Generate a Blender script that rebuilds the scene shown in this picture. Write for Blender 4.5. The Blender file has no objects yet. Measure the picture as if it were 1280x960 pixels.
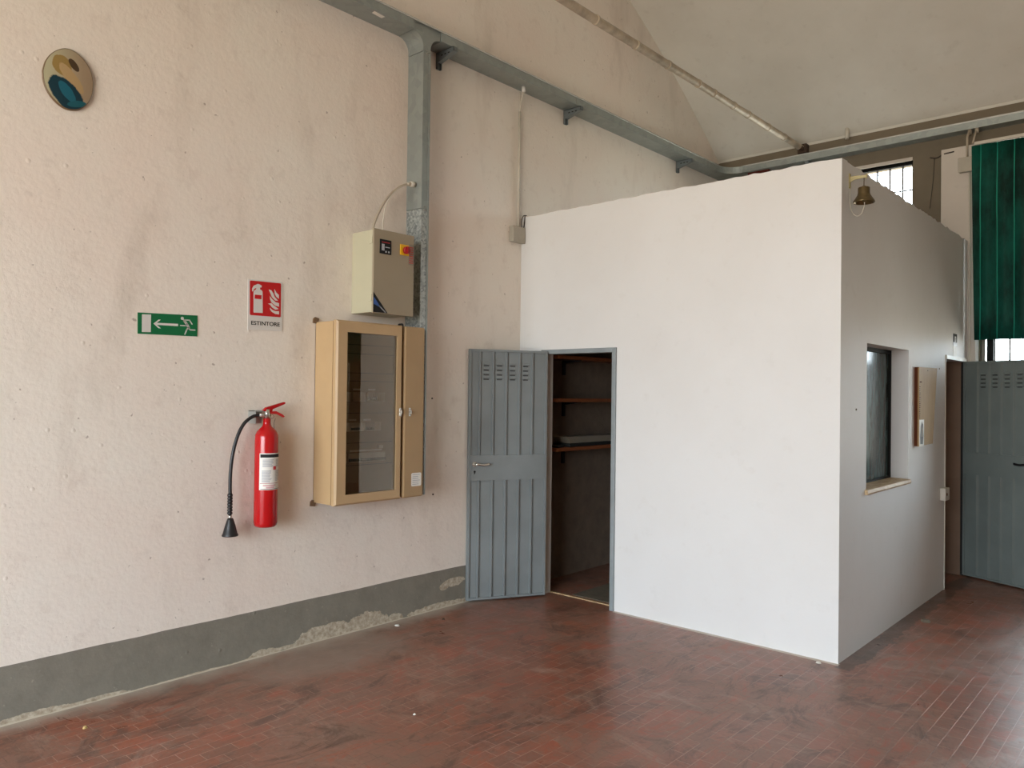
import bpy, bmesh, math, random
from mathutils import Vector, Matrix
random.seed(7)
scene = bpy.context.scene
COL = scene.collection
PI = math.pi

# ------------------------------------------------------------------ camera
R = [[0.7439975, 0.6680665, 0.0124464], [0.0015232, 0.0169315, -0.9998555], [-0.6681807, 0.7439089, 0.0115794]]
cd = bpy.data.cameras.new('camera'); cam = bpy.data.objects.new('camera', cd); COL.objects.link(cam)
M = Matrix(((R[0][0], -R[1][0], -R[2][0], 0.0), (R[0][1], -R[1][1], -R[2][1], 0.0), (R[0][2], -R[1][2], -R[2][2], 1.68), (0, 0, 0, 1)))
cam.matrix_world = M
cd.sensor_fit = 'HORIZONTAL'; cd.sensor_width = 36.0; cd.lens = 969.126 / 1280 * 36.0
cd.clip_start = 0.05; cd.clip_end = 200
scene.camera = cam

# ------------------------------------------------------------------ light: an overcast sky through the openings
vs = scene.view_settings
vs.view_transform = 'Standard'; vs.look = 'None'; vs.gamma = 1.0; vs.use_curve_mapping = False
vs.exposure = 0.0
w = bpy.data.worlds.new('overcast_sky'); scene.world = w; w.use_nodes = True
nt = w.node_tree; nt.nodes.clear()
wo = nt.nodes.new('ShaderNodeOutputWorld'); bg = nt.nodes.new('ShaderNodeBackground')
tc = nt.nodes.new('ShaderNodeTexCoord'); sp = nt.nodes.new('ShaderNodeSeparateXYZ'); cr = nt.nodes.new('ShaderNodeValToRGB')
mr = nt.nodes.new('ShaderNodeMapRange'); mr.inputs['From Min'].default_value = -1; mr.inputs['From Max'].default_value = 1
nt.links.new(tc.outputs['Generated'], sp.inputs[0]); nt.links.new(sp.outputs['Z'], mr.inputs['Value'])
nt.links.new(mr.outputs[0], cr.inputs[0]); nt.links.new(cr.outputs[0], bg.inputs[0]); nt.links.new(bg.outputs[0], wo.inputs[0])
e = cr.color_ramp.elements
e[0].position = 0.0; e[0].color = (0.55, 0.50, 0.42, 1)          # pale paved yard outside
e[1].position = 1.0; e[1].color = (0.80, 0.93, 1.06, 1)
a = e.new(0.485); a.color = (0.60, 0.56, 0.49, 1)
a = e.new(0.52); a.color = (0.84, 0.94, 1.04, 1)
bg.inputs[1].default_value = 16.6
scene.cycles.use_denoising = True
scene.cycles.max_bounces = 10; scene.cycles.diffuse_bounces = 8; scene.cycles.glossy_bounces = 4
scene.cycles.sample_clamp_indirect = 8.0
scene.cycles.caustics_reflective = False; scene.cycles.caustics_refractive = False

def portal(name, loc, normal, sx, sy):
    l = bpy.data.lights.new(name, 'AREA'); l.shape = 'RECTANGLE'; l.size = sx; l.size_y = sy; l.cycles.is_portal = True
    o = bpy.data.objects.new(name, l); COL.objects.link(o); o.location = loc
    o.rotation_euler = Vector(normal).to_track_quat('-Z', 'Y').to_euler()
portal('gate_daylight', (-1.2, -4.62, 1.85), (0, 1, 0), 5.4, 3.7)
portal('clerestory_daylight', (-3.05, 8.80, 3.7), (0, -1, 0), 1.6, 0.84)
portal('window_daylight', (-0.55, 8.80, 2.55), (0, -1, 0), 2.2, 3.1)
portal('window_daylight', (2.45, 8.80, 2.55), (0, -1, 0), 2.2, 3.1)
portal('window_daylight', (5.4, 8.80, 2.55), (0, -1, 0), 2.2, 3.1)

# ------------------------------------------------------------------ node helpers
def lin(c):
    c = c / 255.0
    return c / 12.92 if c <= 0.04045 else ((c + 0.055) / 1.055) ** 2.4
def rgb(r, g, b): return (lin(r), lin(g), lin(b), 1.0)

class NT:
    def __init__(s, name):
        s.m = bpy.data.materials.new(name); s.m.use_nodes = True; s.t = s.m.node_tree
        s.b = s.t.nodes['Principled BSDF']; s.out = s.t.nodes['Material Output']; s.p = None
    def n(s, kind, **kw):
        x = s.t.nodes.new(kind)
        for k, v in kw.items():
            if k in x.inputs: s.set(x, k, v)
            else: setattr(x, k, v)
        return x
    def set(s, x, k, v):
        if isinstance(v, bpy.types.NodeSocket): s.t.links.new(v, x.inputs[k])
        else: x.inputs[k].default_value = v
    def pos(s):
        if s.p is None: s.p = s.n('ShaderNodeNewGeometry').outputs['Position']
        return s.p
    def scaled(s, v):
        x = s.n('ShaderNodeMapping'); s.set(x, 'Vector', s.pos()); x.inputs['Scale'].default_value = v
        return x.outputs[0]
    def noise(s, scale, detail=4.0, rough=0.55, vec=None, dist=0.0):
        x = s.n('ShaderNodeTexNoise'); s.set(x, 'Vector', vec if vec is not None else s.pos())
        x.inputs['Scale'].default_value = scale; x.inputs['Detail'].default_value = detail
        x.inputs['Roughness'].default_value = rough; x.inputs['Distortion'].default_value = dist
        return x.outputs['Fac']
    def math(s, op, a, b=0.0, c=0.0, clamp=False):
        x = s.n('ShaderNodeMath', operation=op); x.use_clamp = clamp
        for i, v in enumerate((a, b, c)):
            if i < len(x.inputs): s.set(x, i, v)
        return x.outputs[0]
    def ramp(s, f, lo, hi):   # smooth 0..1 between lo and hi
        x = s.n('ShaderNodeMapRange'); s.set(x, 'Value', f); x.inputs['From Min'].default_value = lo; x.inputs['From Max'].default_value = hi
        return x.outputs[0]
    def mix(s, f, a, b, mode='MIX'):
        x = s.n('ShaderNodeMix', data_type='RGBA', blend_type=mode)
        s.set(x, 0, f); s.set(x, 6, a); s.set(x, 7, b)
        return x.outputs[2]
    def xyz(s):
        x = s.n('ShaderNodeSeparateXYZ'); s.set(x, 0, s.pos()); return x.outputs
    def bump(s, h, strength=0.3, dist=0.01):
        x = s.n('ShaderNodeBump'); s.set(x, 'Height', h); x.inputs['Strength'].default_value = strength; x.inputs['Distance'].default_value = dist
        s.t.links.new(x.outputs[0], s.b.inputs['Normal'])
    def base(s, v): s.set(s.b, 'Base Color', v)
    def rough(s, v): s.set(s.b, 'Roughness', v)

def paint(name, col, rough=0.5, metal=0.0, var=0.06, scale=6.0, spec=0.5, bump=0.0, bscale=60.0):
    k = NT(name)
    d = tuple(c * (1 - var * 2) for c in col[:3]) + (1,)
    k.base(k.mix(k.ramp(k.noise(scale), 0.35, 0.7), col, d))
    k.rough(rough); k.b.inputs['Metallic'].default_value = metal; k.b.inputs['Specular IOR Level'].default_value = spec
    if bump: k.bump(k.noise(bscale), bump, 0.003)
    return k.m

# --- left wall: pinkish distemper with a grey painted dado, peeled in places
def wall_left_mat():
    k = NT('left_wall_plaster'); X, Y, Z = k.xyz()
    n1 = k.noise(0.9, 5, 0.6); n2 = k.noise(7, 6, 0.65); n3 = k.noise(38, 3, 0.6)
    c = k.mix(k.ramp(n1, 0.35, 0.68), rgb(228, 222, 211), rgb(227, 215, 203))
    c = k.mix(k.math('MULTIPLY', k.ramp(n2, 0.55, 0.8), 0.35), c, rgb(178, 162, 148))
    sm = k.noise(1.6, 4, 0.6, k.scaled((1, 1.6, 0.5)))
    c = k.mix(k.math('MULTIPLY', k.ramp(sm, 0.56, 0.76), 0.30), c, rgb(160, 146, 128))
    sp_ = k.noise(26, 2, 0.5)
    c = k.mix(k.math('MULTIPLY', k.ramp(sp_, 0.73, 0.77), 0.6), c, rgb(130, 112, 96))
    # dado, upper edge hand painted at about 30 cm
    wob = k.math('MULTIPLY', k.math('SUBTRACT', k.noise(2.2, 3), 0.5), 0.02)
    zz = k.math('ADD', Z, wob)
    band = k.math('LESS_THAN', zz, 0.297)
    front = k.math('LESS_THAN', Y, 5.05)
    band = k.math('MULTIPLY', band, front)
    g = k.mix(k.ramp(n2, 0.4, 0.75), rgb(129, 125, 113), rgb(116, 112, 101))
    g = k.mix(k.math('MULTIPLY', k.ramp(n3, 0.68, 0.74), 0.5), g, rgb(165, 160, 145))
    c = k.mix(band, c, g)
    # peeled patches (Y, Z, half width, half height)
    dn = k.math('MULTIPLY', k.math('SUBTRACT', k.noise(16, 5, 0.65), 0.5), 1.5)
    peel = None
    for (y0, z0, ry, rz) in ((3.08, 0.03, 0.24, 0.075), (3.42, 0.02, 0.20, 0.10), (3.68, 0.012, 0.085, 0.045), (4.28, 0.185, 0.11, 0.036), (4.17, 0.165, 0.05, 0.03),
                             (4.12, 0.0, 0.34, 0.05), (1.62, 0.0, 0.20, 0.028), (1.32, 0.0, 0.22, 0.04), (2.62, 0.0, 0.12, 0.045), (2.2, 0.0, 0.3, 0.012), (3.05, 0.02, 0.5, 0.012)):
        dy = k.math('DIVIDE', k.math('SUBTRACT', Y, y0), ry); dz = k.math('DIVIDE', k.math('SUBTRACT', Z, z0), rz)
        d = k.math('ADD', k.math('MULTIPLY', dy, dy), k.math('MULTIPLY', dz, dz))
        mk = k.math('LESS_THAN', k.math('ADD', d, dn), 0.95)
        peel = mk if peel is None else k.math('MAXIMUM', peel, mk)
    pc = k.mix(k.ramp(k.noise(30, 5, 0.7), 0.35, 0.65), rgb(196, 187, 168), rgb(150, 136, 116))
    c = k.mix(peel, c, pc)
    # whitish line of old mortar at the very foot
    foot = k.math('LESS_THAN', k.math('ADD', Z, k.math('MULTIPLY', k.math('SUBTRACT', k.noise(9, 4), 0.5), 0.03)), 0.008)
    c = k.mix(foot, c, rgb(190, 180, 160))
    # store room behind the booth front: its dimness is put into a darker brown-grey
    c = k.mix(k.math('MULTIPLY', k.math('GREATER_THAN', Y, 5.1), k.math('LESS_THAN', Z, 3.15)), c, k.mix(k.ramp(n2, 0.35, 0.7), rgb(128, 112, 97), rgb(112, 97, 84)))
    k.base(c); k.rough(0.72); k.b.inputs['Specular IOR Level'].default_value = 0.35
    h = k.math('ADD', k.math('MULTIPLY', k.noise(5, 4), 0.5), k.math('MULTIPLY', k.noise(38, 5, 0.6), 0.3))
    h = k.math('SUBTRACT', h, k.math('MULTIPLY', peel, 0.5))
    vo = k.n('ShaderNodeTexVoronoi'); k.set(vo, 'Vector', k.pos()); vo.inputs['Scale'].default_value = 7.0
    h = k.math('ADD', h, k.math('MULTIPLY', k.ramp(vo.outputs['Distance'], 0.09, 0.02), 0.35))
    k.bump(h, 0.55, 0.014)
    return k.m

def floor_mat():
    k = NT('terracotta_brick_floor'); X, Y, Z = k.xyz()
    cb = k.n('ShaderNodeCombineXYZ')
    k.set(cb, 0, k.math('ADD', Y, 0.062 + 15.5)); k.set(cb, 1, k.math('ADD', X, 0.0405 + 7.75))
    br = k.n('ShaderNodeTexBrick'); k.set(br, 'Vector', cb.outputs[0])
    br.offset = 0.5; br.offset_frequency = 2; br.squash = 1.0
    br.inputs['Scale'].default_value = 1.0; br.inputs['Mortar Size'].default_value = 0.0017; br.inputs['Mortar Smooth'].default_value = 0.15
    br.inputs['Bias'].default_value = 0.0; br.inputs['Brick Width'].default_value = 0.155; br.inputs['Row Height'].default_value = 0.0775
    br.inputs['Color1'].default_value = rgb(150, 86, 62); br.inputs['Color2'].default_value = rgb(126, 80, 62); br.inputs['Mortar'].default_value = rgb(146, 106, 88)
    c = br.outputs['Color']
    n1 = k.noise(1.5, 8, 0.68, dist=0.7); n2 = k.noise(6.5, 8, 0.72, dist=1.2); n3 = k.noise(0.7, 5, 0.6, dist=0.4)
    st = k.noise(3.4, 8, 0.75, k.scaled((1, 0.55, 1)), 1.6); sm = k.noise(2.1, 8, 0.74, k.scaled((0.7, 1.1, 1)), 2.0)
    fine = k.noise(48, 4, 0.7)
    # worn dusty film, darker dirt, pale scuffs and fresher red spots
    c = k.mix(k.math('MULTIPLY', k.ramp(n3, 0.40, 0.60), 0.38), c, rgb(140, 114, 102))
    c = k.mix(k.math('MULTIPLY', k.ramp(n1, 0.45, 0.62), 0.60), c, rgb(136, 108, 93))
    c = k.mix(k.math('MULTIPLY', k.ramp(n2, 0.49, 0.60), 0.62), c, rgb(132, 106, 91))
    c = k.mix(k.math('MULTIPLY', k.ramp(st, 0.52, 0.62), 0.70), c, rgb(88, 64, 54))
    c = k.mix(k.math('MULTIPLY', k.ramp(sm, 0.54, 0.72), 0.50), c, rgb(176, 152, 136))
    c = k.mix(k.math('MULTIPLY', k.ramp(st, 0.46, 0.38), 0.65), c, rgb(158, 82, 58))
    c = k.mix(k.math('MULTIPLY', k.ramp(k.noise(1.9, 7, 0.7, dist=1.5), 0.60, 0.70), 0.5), c, rgb(66, 54, 48))
    c = k.mix(k.math('MULTIPLY', k.ramp(fine, 0.35, 0.7), 0.18), c, rgb(70, 50, 42))
    # grouting shows through the dirt here and there
    c = k.mix(k.math('MULTIPLY', br.outputs['Fac'], k.math('MULTIPLY', k.ramp(n1, 0.60, 0.40), 0.75)), c, rgb(176, 140, 122))
    c = k.mix(k.math('MULTIPLY', br.outputs['Fac'], k.math('MULTIPLY', k.ramp(n1, 0.48, 0.62), 0.6)), c, rgb(80, 58, 50))
    # lime dust along the left wall
    dn = k.math('MULTIPLY', k.math('SUBTRACT', k.noise(5, 5), 0.5), 0.22)
    xd = k.math('ADD', k.math('ADD', X, 4.43), dn)
    wl = k.ramp(xd, 0.17, 0.0)
    wl = k.math('MULTIPLY', wl, k.math('LESS_THAN', Y, 5.0))
    c = k.mix(k.math('MULTIPLY', wl, 0.85), c, rgb(170, 160, 146))
    yy = k.math('DIVIDE', k.math('SUBTRACT', Y, 2.9), 0.8); xx = k.math('DIVIDE', k.math('ADD', X, 4.15), 0.35)
    dd = k.math('ADD', k.math('ADD', k.math('MULTIPLY', yy, yy), k.math('MULTIPLY', xx, xx)), k.math('MULTIPLY', dn, 4))
    c = k.mix(k.math('MULTIPLY', k.ramp(dd, 1.0, 0.2), 0.6), c, rgb(150, 136, 124))
    # grime along the foot of the booth
    bx = k.math('MULTIPLY', k.math('LESS_THAN', k.math('ADD', k.math('ABSOLUTE', k.math('ADD', X, 1.68)), dn), 0.06), k.math('GREATER_THAN', Y, 4.95))
    c = k.mix(k.math('MULTIPLY', bx, 0.7), c, rgb(74, 62, 52))
    ty = k.math('MULTIPLY', k.math('MULTIPLY', k.math('LESS_THAN', k.math('ABSOLUTE', k.math('SUBTRACT', Y, 5.015)), 0.022), k.math('LESS_THAN', X, -1.72)), k.math('GREATER_THAN', X, -3.42))
    c = k.mix(k.math('MULTIPLY', ty, 0.8), c, rgb(196, 186, 170))
    k.base(c)
    r = k.math('ADD', k.math('MULTIPLY', k.ramp(n1, 0.35, 0.65), 0.14), 0.25); r = k.math('ADD', r, k.math('MULTIPLY', k.ramp(n2, 0.35, 0.65), 0.10)); k.rough(r)
    k.b.inputs['Specular IOR Level'].default_value = 0.5
    h = k.math('SUBTRACT', k.math('MULTIPLY', k.noise(22, 4), 0.5), k.math('MULTIPLY', br.outputs['Fac'], 0.6))
    k.bump(h, 0.32, 0.004)
    return k.m

def plaster(name, c1, c2, dark, b=0.18, rough=0.6):
    k = NT(name)
    n1 = k.noise(1.1, 5, 0.6); n2 = k.noise(9, 5, 0.6)
    c = k.mix(k.ramp(n1, 0.35, 0.7), c1, c2)
    c = k.mix(k.math('MULTIPLY', k.ramp(n2, 0.6, 0.82), 0.3), c, dark)
    k.base(c); k.rough(rough); k.b.inputs['Specular IOR Level'].default_value = 0.35
    k.bump(k.math('ADD', k.math('MULTIPLY', k.noise(4, 3), 0.5), k.math('MULTIPLY', k.noise(45, 4), 0.25)), b, 0.01)
    return k.m

def galvanised(name, spangle):
    k = NT(name)
    vo = k.n('ShaderNodeTexVoronoi'); k.set(vo, 'Vector', k.pos()); vo.inputs['Scale'].default_value = 70.0 if spangle else 18.0
    sep = k.n('ShaderNodeSeparateColor'); k.t.links.new(vo.outputs['Color'], sep.inputs[0])
    a_, b_ = ((0.22, 0.25, 0.25, 1), (0.50, 0.54, 0.53, 1)) if spangle else ((0.29, 0.325, 0.315, 1), (0.345, 0.385, 0.37, 1))
    k.base(k.mix(sep.outputs[0], a_, b_))
    k.b.inputs['Metallic'].default_value = 0.55
    k.rough(k.math('ADD', k.math('MULTIPLY', k.noise(3), 0.2), 0.32))
    return k.m

def glass(name, tint, refl=1.0, rough=0.02):
    m = bpy.data.materials.new(name); m.use_nodes = True; t = m.node_tree; t.nodes.clear()
    out = t.nodes.new('ShaderNodeOutputMaterial'); tr = t.nodes.new('ShaderNodeBsdfTransparent'); gl = t.nodes.new('ShaderNodeBsdfGlossy')
    fr = t.nodes.new('ShaderNodeFresnel'); mx = t.nodes.new('ShaderNodeMixShader'); mu = t.nodes.new('ShaderNodeMath'); mu.operation = 'MULTIPLY'; mu.use_clamp = True
    tr.inputs[0].default_value = tint; gl.inputs['Roughness'].default_value = rough; gl.inputs[0].default_value = (1, 1, 1, 1)
    fr.inputs[0].default_value = 1.5; mu.inputs[1].default_value = refl
    t.links.new(fr.outputs[0], mu.inputs[0]); t.links.new(mu.outputs[0], mx.inputs[0]); t.links.new(tr.outputs[0], mx.inputs[1]); t.links.new(gl.outputs[0], mx.inputs[2]); t.links.new(mx.outputs[0], out.inputs[0])
    return m

def grimy_glass():       # old pane with blue-green film and vertical runs of dirt
    k = NT('grimy_pane')
    n1 = k.noise(4, 6, 0.65, k.scaled((3, 3, 0.7)), 0.6); n2 = k.noise(26, 5, 0.7, k.scaled((2, 2, 0.25)))
    f = k.math('ADD', k.math('MULTIPLY', k.ramp(n1, 0.38, 0.64), 0.7), k.math('MULTIPLY', k.ramp(n2, 0.4, 0.7), 0.3))
    k.base(k.mix(f, (0.018, 0.016, 0.012, 1), (0.095, 0.175, 0.180, 1))); k.rough(0.16); k.b.inputs['Specular IOR Level'].default_value = 0.14
    return k.m

def shelf_wood(name, c1, c2, sc):
    k = NT(name)
    n_ = k.noise(5, 6, 0.6, k.scaled(sc), 0.6)
    k.base(k.mix(k.ramp(n_, 0.3, 0.7), c1, c2)); k.rough(0.55)
    return k.m

MT = {}
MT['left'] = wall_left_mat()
MT['floor'] = floor_mat()
MT['booth'] = plaster('booth_white_paint', rgb(216, 216, 214), rgb(211, 210, 207), rgb(194, 190, 183))
MT['ceil'] = plaster('vault_plaster', rgb(211, 208, 198), rgb(200, 196, 185), rgb(160, 152, 138), 0.25, 0.8)
MT['room'] = plaster('rear_wall_plaster', rgb(206, 198, 186), rgb(196, 186, 174), rgb(168, 156, 142))
MT['conc'] = plaster('dark_concrete', rgb(118, 108, 92), rgb(104, 95, 80), rgb(84, 74, 60), 0.3, 0.85)
MT['pillar'] = plaster('pillar_plaster', rgb(196, 188, 178), rgb(186, 178, 167), rgb(150, 142, 130))
MT['galv'] = galvanised('galvanised_steel', False)
MT['span'] = galvanised('spangled_zinc', True)
MT['lip'] = paint('zinc_lip_highlight', (0.56, 0.58, 0.56, 1), 0.25, 0.45, 0.02)  # window highlight on the cover edge put into a paler base colour
MT['bracket'] = paint('bracket_steel', (0.20, 0.23, 0.24, 1), 0.42, 0.6)
MT['black'] = paint('black_rubber', (0.010, 0.010, 0.011, 1), 0.42)
MT['hole'] = paint('dark_gap', (0.008, 0.007, 0.006, 1), 0.8)
MT['red'] = paint('extinguisher_red', (0.43, 0.006, 0.008, 1), 0.20, 0, 0.02)
MT['signred'] = paint('sign_red', (0.50, 0.006, 0.008, 1), 0.4, 0, 0.02)
MT['signgreen'] = paint('sign_green', (0.0, 0.135, 0.043, 1), 0.38, 0, 0.05)
MT['white'] = paint('sign_white', (0.66, 0.64, 0.60, 1), 0.4, 0, 0.02)
MT['print'] = paint('black_print', (0.02, 0.02, 0.02, 1), 0.7, spec=0.1)
MT['greyprint'] = paint('grey_print', (0.38, 0.39, 0.42, 1), 0.5)
MT['pinkprint'] = paint('pink_print', (0.62, 0.36, 0.36, 1), 0.5)
MT['chrome'] = paint('worn_chrome', (0.62, 0.60, 0.55, 1), 0.25, 0.9)
MT['zinc'] = paint('zinc_plate', (0.42, 0.44, 0.42, 1), 0.4, 0.6)
MT['brown'] = paint('bronze_beige_enamel', rgb(183, 154, 114), 0.42, 0.0, 0.03)
MT['brownd'] = paint('bronze_brown_enamel', rgb(164, 136, 98), 0.42, 0.0, 0.03)
MT['inner'] = paint('board_interior', rgb(158, 140, 114), 0.6)
MT['breaker'] = paint('breaker_grey', rgb(214, 210, 200), 0.5)
MT['boxgrey'] = paint('greenish_grey_enamel', rgb(182, 178, 152), 0.42, 0.0, 0.02)
MT['boxface'] = paint('grey_beige_enamel', rgb(150, 138, 116), 0.42, 0.0, 0.02)
MT['yellow'] = paint('yellow_plastic', (0.75, 0.42, 0.01, 1), 0.4)
MT['blue'] = paint('blue_print', (0.03, 0.09, 0.30, 1), 0.4)
MT['knobred'] = paint('red_knob', (0.35, 0.01, 0.015, 1), 0.35)
MT['cable'] = paint('grey_cable', rgb(168, 156, 138), 0.5)
MT['cablew'] = paint('pale_cable', rgb(196, 188, 172), 0.5)
MT['cabled'] = paint('dark_cable', (0.03, 0.018, 0.012, 1), 0.5)
MT['pvc'] = paint('pale_grey_plastic', rgb(168, 162, 148), 0.5)
MT['pvcw'] = paint('off_white_plastic', rgb(198, 192, 178), 0.5)
MT['door'] = paint('grey_door_enamel', rgb(126, 132, 132), 0.42, 0.0, 0.08, 3.0)
MT['doorback'] = paint('grey_door_enamel_worn', rgb(112, 120, 116), 0.42, 0.0, 0.10, 3.0)
MT['frame'] = paint('door_frame_enamel', rgb(138, 146, 148), 0.4, 0.0, 0.08, 8.0)
MT['lining'] = paint('brown_lining', rgb(122, 96, 76), 0.7)
MT['vent'] = paint('vent_shadow', (0.03, 0.03, 0.028, 1), 0.6)
MT['shelf'] = shelf_wood('stained_shelf_board', rgb(150, 88, 50), rgb(118, 64, 36), (8, 1, 8))
MT['sill'] = shelf_wood('rough_pine_board', rgb(206, 182, 142), rgb(160, 126, 86), (6, 1.2, 6))
MT['ply'] = shelf_wood('tan_board', rgb(168, 140, 98), rgb(156, 128, 88), (4, 4, 1)); MT['ply'].node_tree.nodes['Principled BSDF'].inputs['Specular IOR Level'].default_value = 0.1
MT['plyedge'] = paint('reddish_board_edge', rgb(88, 48, 32), 0.9, spec=0.1)
MT['brass'] = paint('tarnished_brass', (0.17, 0.125, 0.06, 1), 0.36, 0.8, 0.2, 20)
MT['brassarm'] = paint('painted_brass_arm', rgb(176, 164, 118), 0.5, 0.1)
MT['wframe'] = paint('dark_window_frame', (0.012, 0.012, 0.011, 1), 0.7, spec=0.1)
MT['wgrey'] = paint('grey_window_frame', rgb(120, 112, 98), 0.5)
MT['bar'] = paint('window_bar_steel', (0.10, 0.095, 0.09, 1), 0.5)
MT['rod'] = paint('wrapped_rod', rgb(192, 178, 156), 0.45, 0.0, 0.22, 9.0, 0.5, 0.5, 40)
MT['rodend'] = paint('rusty_plate', rgb(66, 48, 34), 0.8)
MT['brick'] = paint('dark_red_brick', rgb(60, 24, 18), 0.95, spec=0.1)
MT['paper'] = paint('white_paper', rgb(226, 224, 216), 0.6)
MT['ochre'] = paint('ochre_chip', rgb(196, 168, 110), 0.8)
MT['carton'] = paint('pale_carton', rgb(140, 130, 114), 0.7)
MT['cartond'] = paint('dark_case', rgb(34, 36, 34), 0.6)
MT['mat'] = paint('grey_screed', rgb(112, 104, 88), 0.8, 0, 0.15, 12)
MT['rust'] = paint('rusty_lug', rgb(120, 96, 72), 0.7)
MT['pane'] = glass('clear_pane', (0.96, 0.98, 0.97, 1))
MT['boothpane'] = grimy_glass()
MT['smoke'] = glass('smoked_pane', (0.82, 0.76, 0.66, 1), 1.1, 0.01)

# ------------------------------------------------------------------ mesh helpers (all in world metres)
class MB:
    def __init__(s): s.v = []; s.f = []; s.sm = []
    def add(s, vs_, fs, smooth=False):
        o = len(s.v); s.v += [tuple(p) for p in vs_]
        for f in fs: s.f.append(tuple(i + o for i in f)); s.sm.append(smooth)
        return s
    def box(s, x0, y0, z0, x1, y1, z1):
        x0, x1 = min(x0, x1), max(x0, x1); y0, y1 = min(y0, y1), max(y0, y1); z0, z1 = min(z0, z1), max(z0, z1)
        return s.add([(x0, y0, z0), (x1, y0, z0), (x1, y1, z0), (x0, y1, z0), (x0, y0, z1), (x1, y0, z1), (x1, y1, z1), (x0, y1, z1)],
                     [(0, 3, 2, 1), (4, 5, 6, 7), (0, 1, 5, 4), (1, 2, 6, 5), (2, 3, 7, 6), (3, 0, 4, 7)])
    def prism(s, poly, axis, a0, a1):   # poly in the other two axes (in xyz order)
        n = len(poly)
        def P(u, v, a_): return {0: (a_, u, v), 1: (u, a_, v), 2: (u, v, a_)}[axis]
        vs_ = [P(u, v, a0) for u, v in poly] + [P(u, v, a1) for u, v in poly]
        area = sum(poly[i][0] * poly[(i + 1) % n][1] - poly[(i + 1) % n][0] * poly[i][1] for i in range(n))
        flip = (area > 0) ^ (axis == 1) ^ (a1 < a0)
        fs = [tuple(range(n))[::-1], tuple(range(n, 2 * n))] + [(i, (i + 1) % n, n + (i + 1) % n, n + i) for i in range(n)]
        if not flip: fs = [f[::-1] for f in fs]
        return s.add(vs_, fs)
    def tube(s, pts, r, seg=10, cap=True):
        pts = [Vector(p) for p in pts]; n = len(pts)
        rs = r if isinstance(r, (list, tuple)) else [r] * n
        up = Vector((0, 0, 1)); vs_ = []; prev = None
        for i, p in enumerate(pts):
            t = (pts[min(i + 1, n - 1)] - pts[max(i - 1, 0)]).normalized()
            if prev is None:
                a_ = up if abs(t.dot(up)) < 0.9 else Vector((1, 0, 0)); u = t.cross(a_).normalized()
            else:
                u = (prev - t * prev.dot(t)).normalized()
            prev = u; v = t.cross(u)
            for k in range(seg):
                an = 2 * PI * k / seg
                vs_.append(p + (u * math.cos(an) + v * math.sin(an)) * rs[i])
        fs = [(i * seg + k, i * seg + (k + 1) % seg, (i + 1) * seg + (k + 1) % seg, (i + 1) * seg + k) for i in range(n - 1) for k in range(seg)]
        s.add(vs_, fs, True)
        if cap:
            o = len(s.v) - n * seg
            s.f.append(tuple(o + k for k in range(seg))[::-1]); s.sm.append(False)
            s.f.append(tuple(o + (n - 1) * seg + k for k in range(seg))); s.sm.append(False)
        return s
    def lathe(s, prof, cx, cy, seg=32, az0=None, az1=None):   # prof: (r, z)
        full = az0 is None
        az0 = 0 if full else az0; az1 = 2 * PI if full else az1
        cols = seg if full else seg + 1; vs_ = []
        for r, z in prof:
            for k in range(cols):
                an = az0 + (az1 - az0) * k / seg
                vs_.append((cx + r * math.cos(an), cy + r * math.sin(an), z))
        fs = []
        for i in range(len(prof) - 1):
            for k in range(seg):
                k2 = (k + 1) % cols if full else k + 1
                fs.append((i * cols + k, i * cols + k2, (i + 1) * cols + k2, (i + 1) * cols + k))
        return s.add(vs_, fs, True)
    def stroke(s, pts, wd, X0, X1):     # thick polyline on a wall facing +X: pts in (Y, Z)
        for i in range(len(pts) - 1):
            a_ = Vector(pts[i]); b_ = Vector(pts[i + 1]); d = (b_ - a_).normalized(); n_ = Vector((-d.y, d.x)) * wd / 2
            s.prism([tuple(a_ + n_), tuple(a_ - n_), tuple(b_ - n_), tuple(b_ + n_)], 0, X0, X1)
        for p in pts: s.disc(p, wd / 2, X0, X1, 10)
        return s
    def disc(s, c, r, X0, X1, seg=16):
        return s.prism([(c[0] + r * math.cos(2 * PI * k / seg), c[1] + r * math.sin(2 * PI * k / seg)) for k in range(seg)], 0, X0, X1)
    def xf(s, m):
        s.v = [tuple(m @ Vector(p)) for p in s.v]; return s
    def build(s, name, m, parent=None, bevel=0.0, loc=None):
        org = Vector(loc) if loc is not None else (ROOT[parent.name] if parent else Vector((0, 0, 0)))
        me = bpy.data.meshes.new(name)
        me.from_pydata([tuple(Vector(p) - org) for p in s.v], [], s.f)
        me.polygons.foreach_set('use_smooth', s.sm); me.materials.append(m); me.update()
        bm = bmesh.new(); bm.from_mesh(me); bmesh.ops.recalc_face_normals(bm, faces=bm.faces); bm.to_mesh(me); bm.free()
        o = bpy.data.objects.new(name, me); COL.objects.link(o)
        if parent: o.parent = parent; ROOT[o.name] = org
        else: o.location = org; ROOT[o.name] = org
        if bevel:
            b_ = o.modifiers.new('bevel', 'BEVEL'); b_.width = bevel; b_.segments = 2; b_.limit_method = 'ANGLE'; b_.angle_limit = 0.6
        return o
ROOT = {}
def thing(name, label, cat, loc, group=None):
    o = bpy.data.objects.new(name, None); COL.objects.link(o); o.location = loc; o.empty_display_size = 0.1
    o['label'] = label
    if cat: o['category'] = cat
    if group: o['group'] = group
    ROOT[o.name] = Vector(loc); return o
def tag(o, label, cat, group=None):
    o['label'] = label; o['category'] = cat
    if group: o['group'] = group
    return o
def struct(o, label):
    o['kind'] = 'structure'; o['label'] = label; o['category'] = o.name.split('_')[0]; return o
def B(*a_): return MB().box(*a_)
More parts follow.
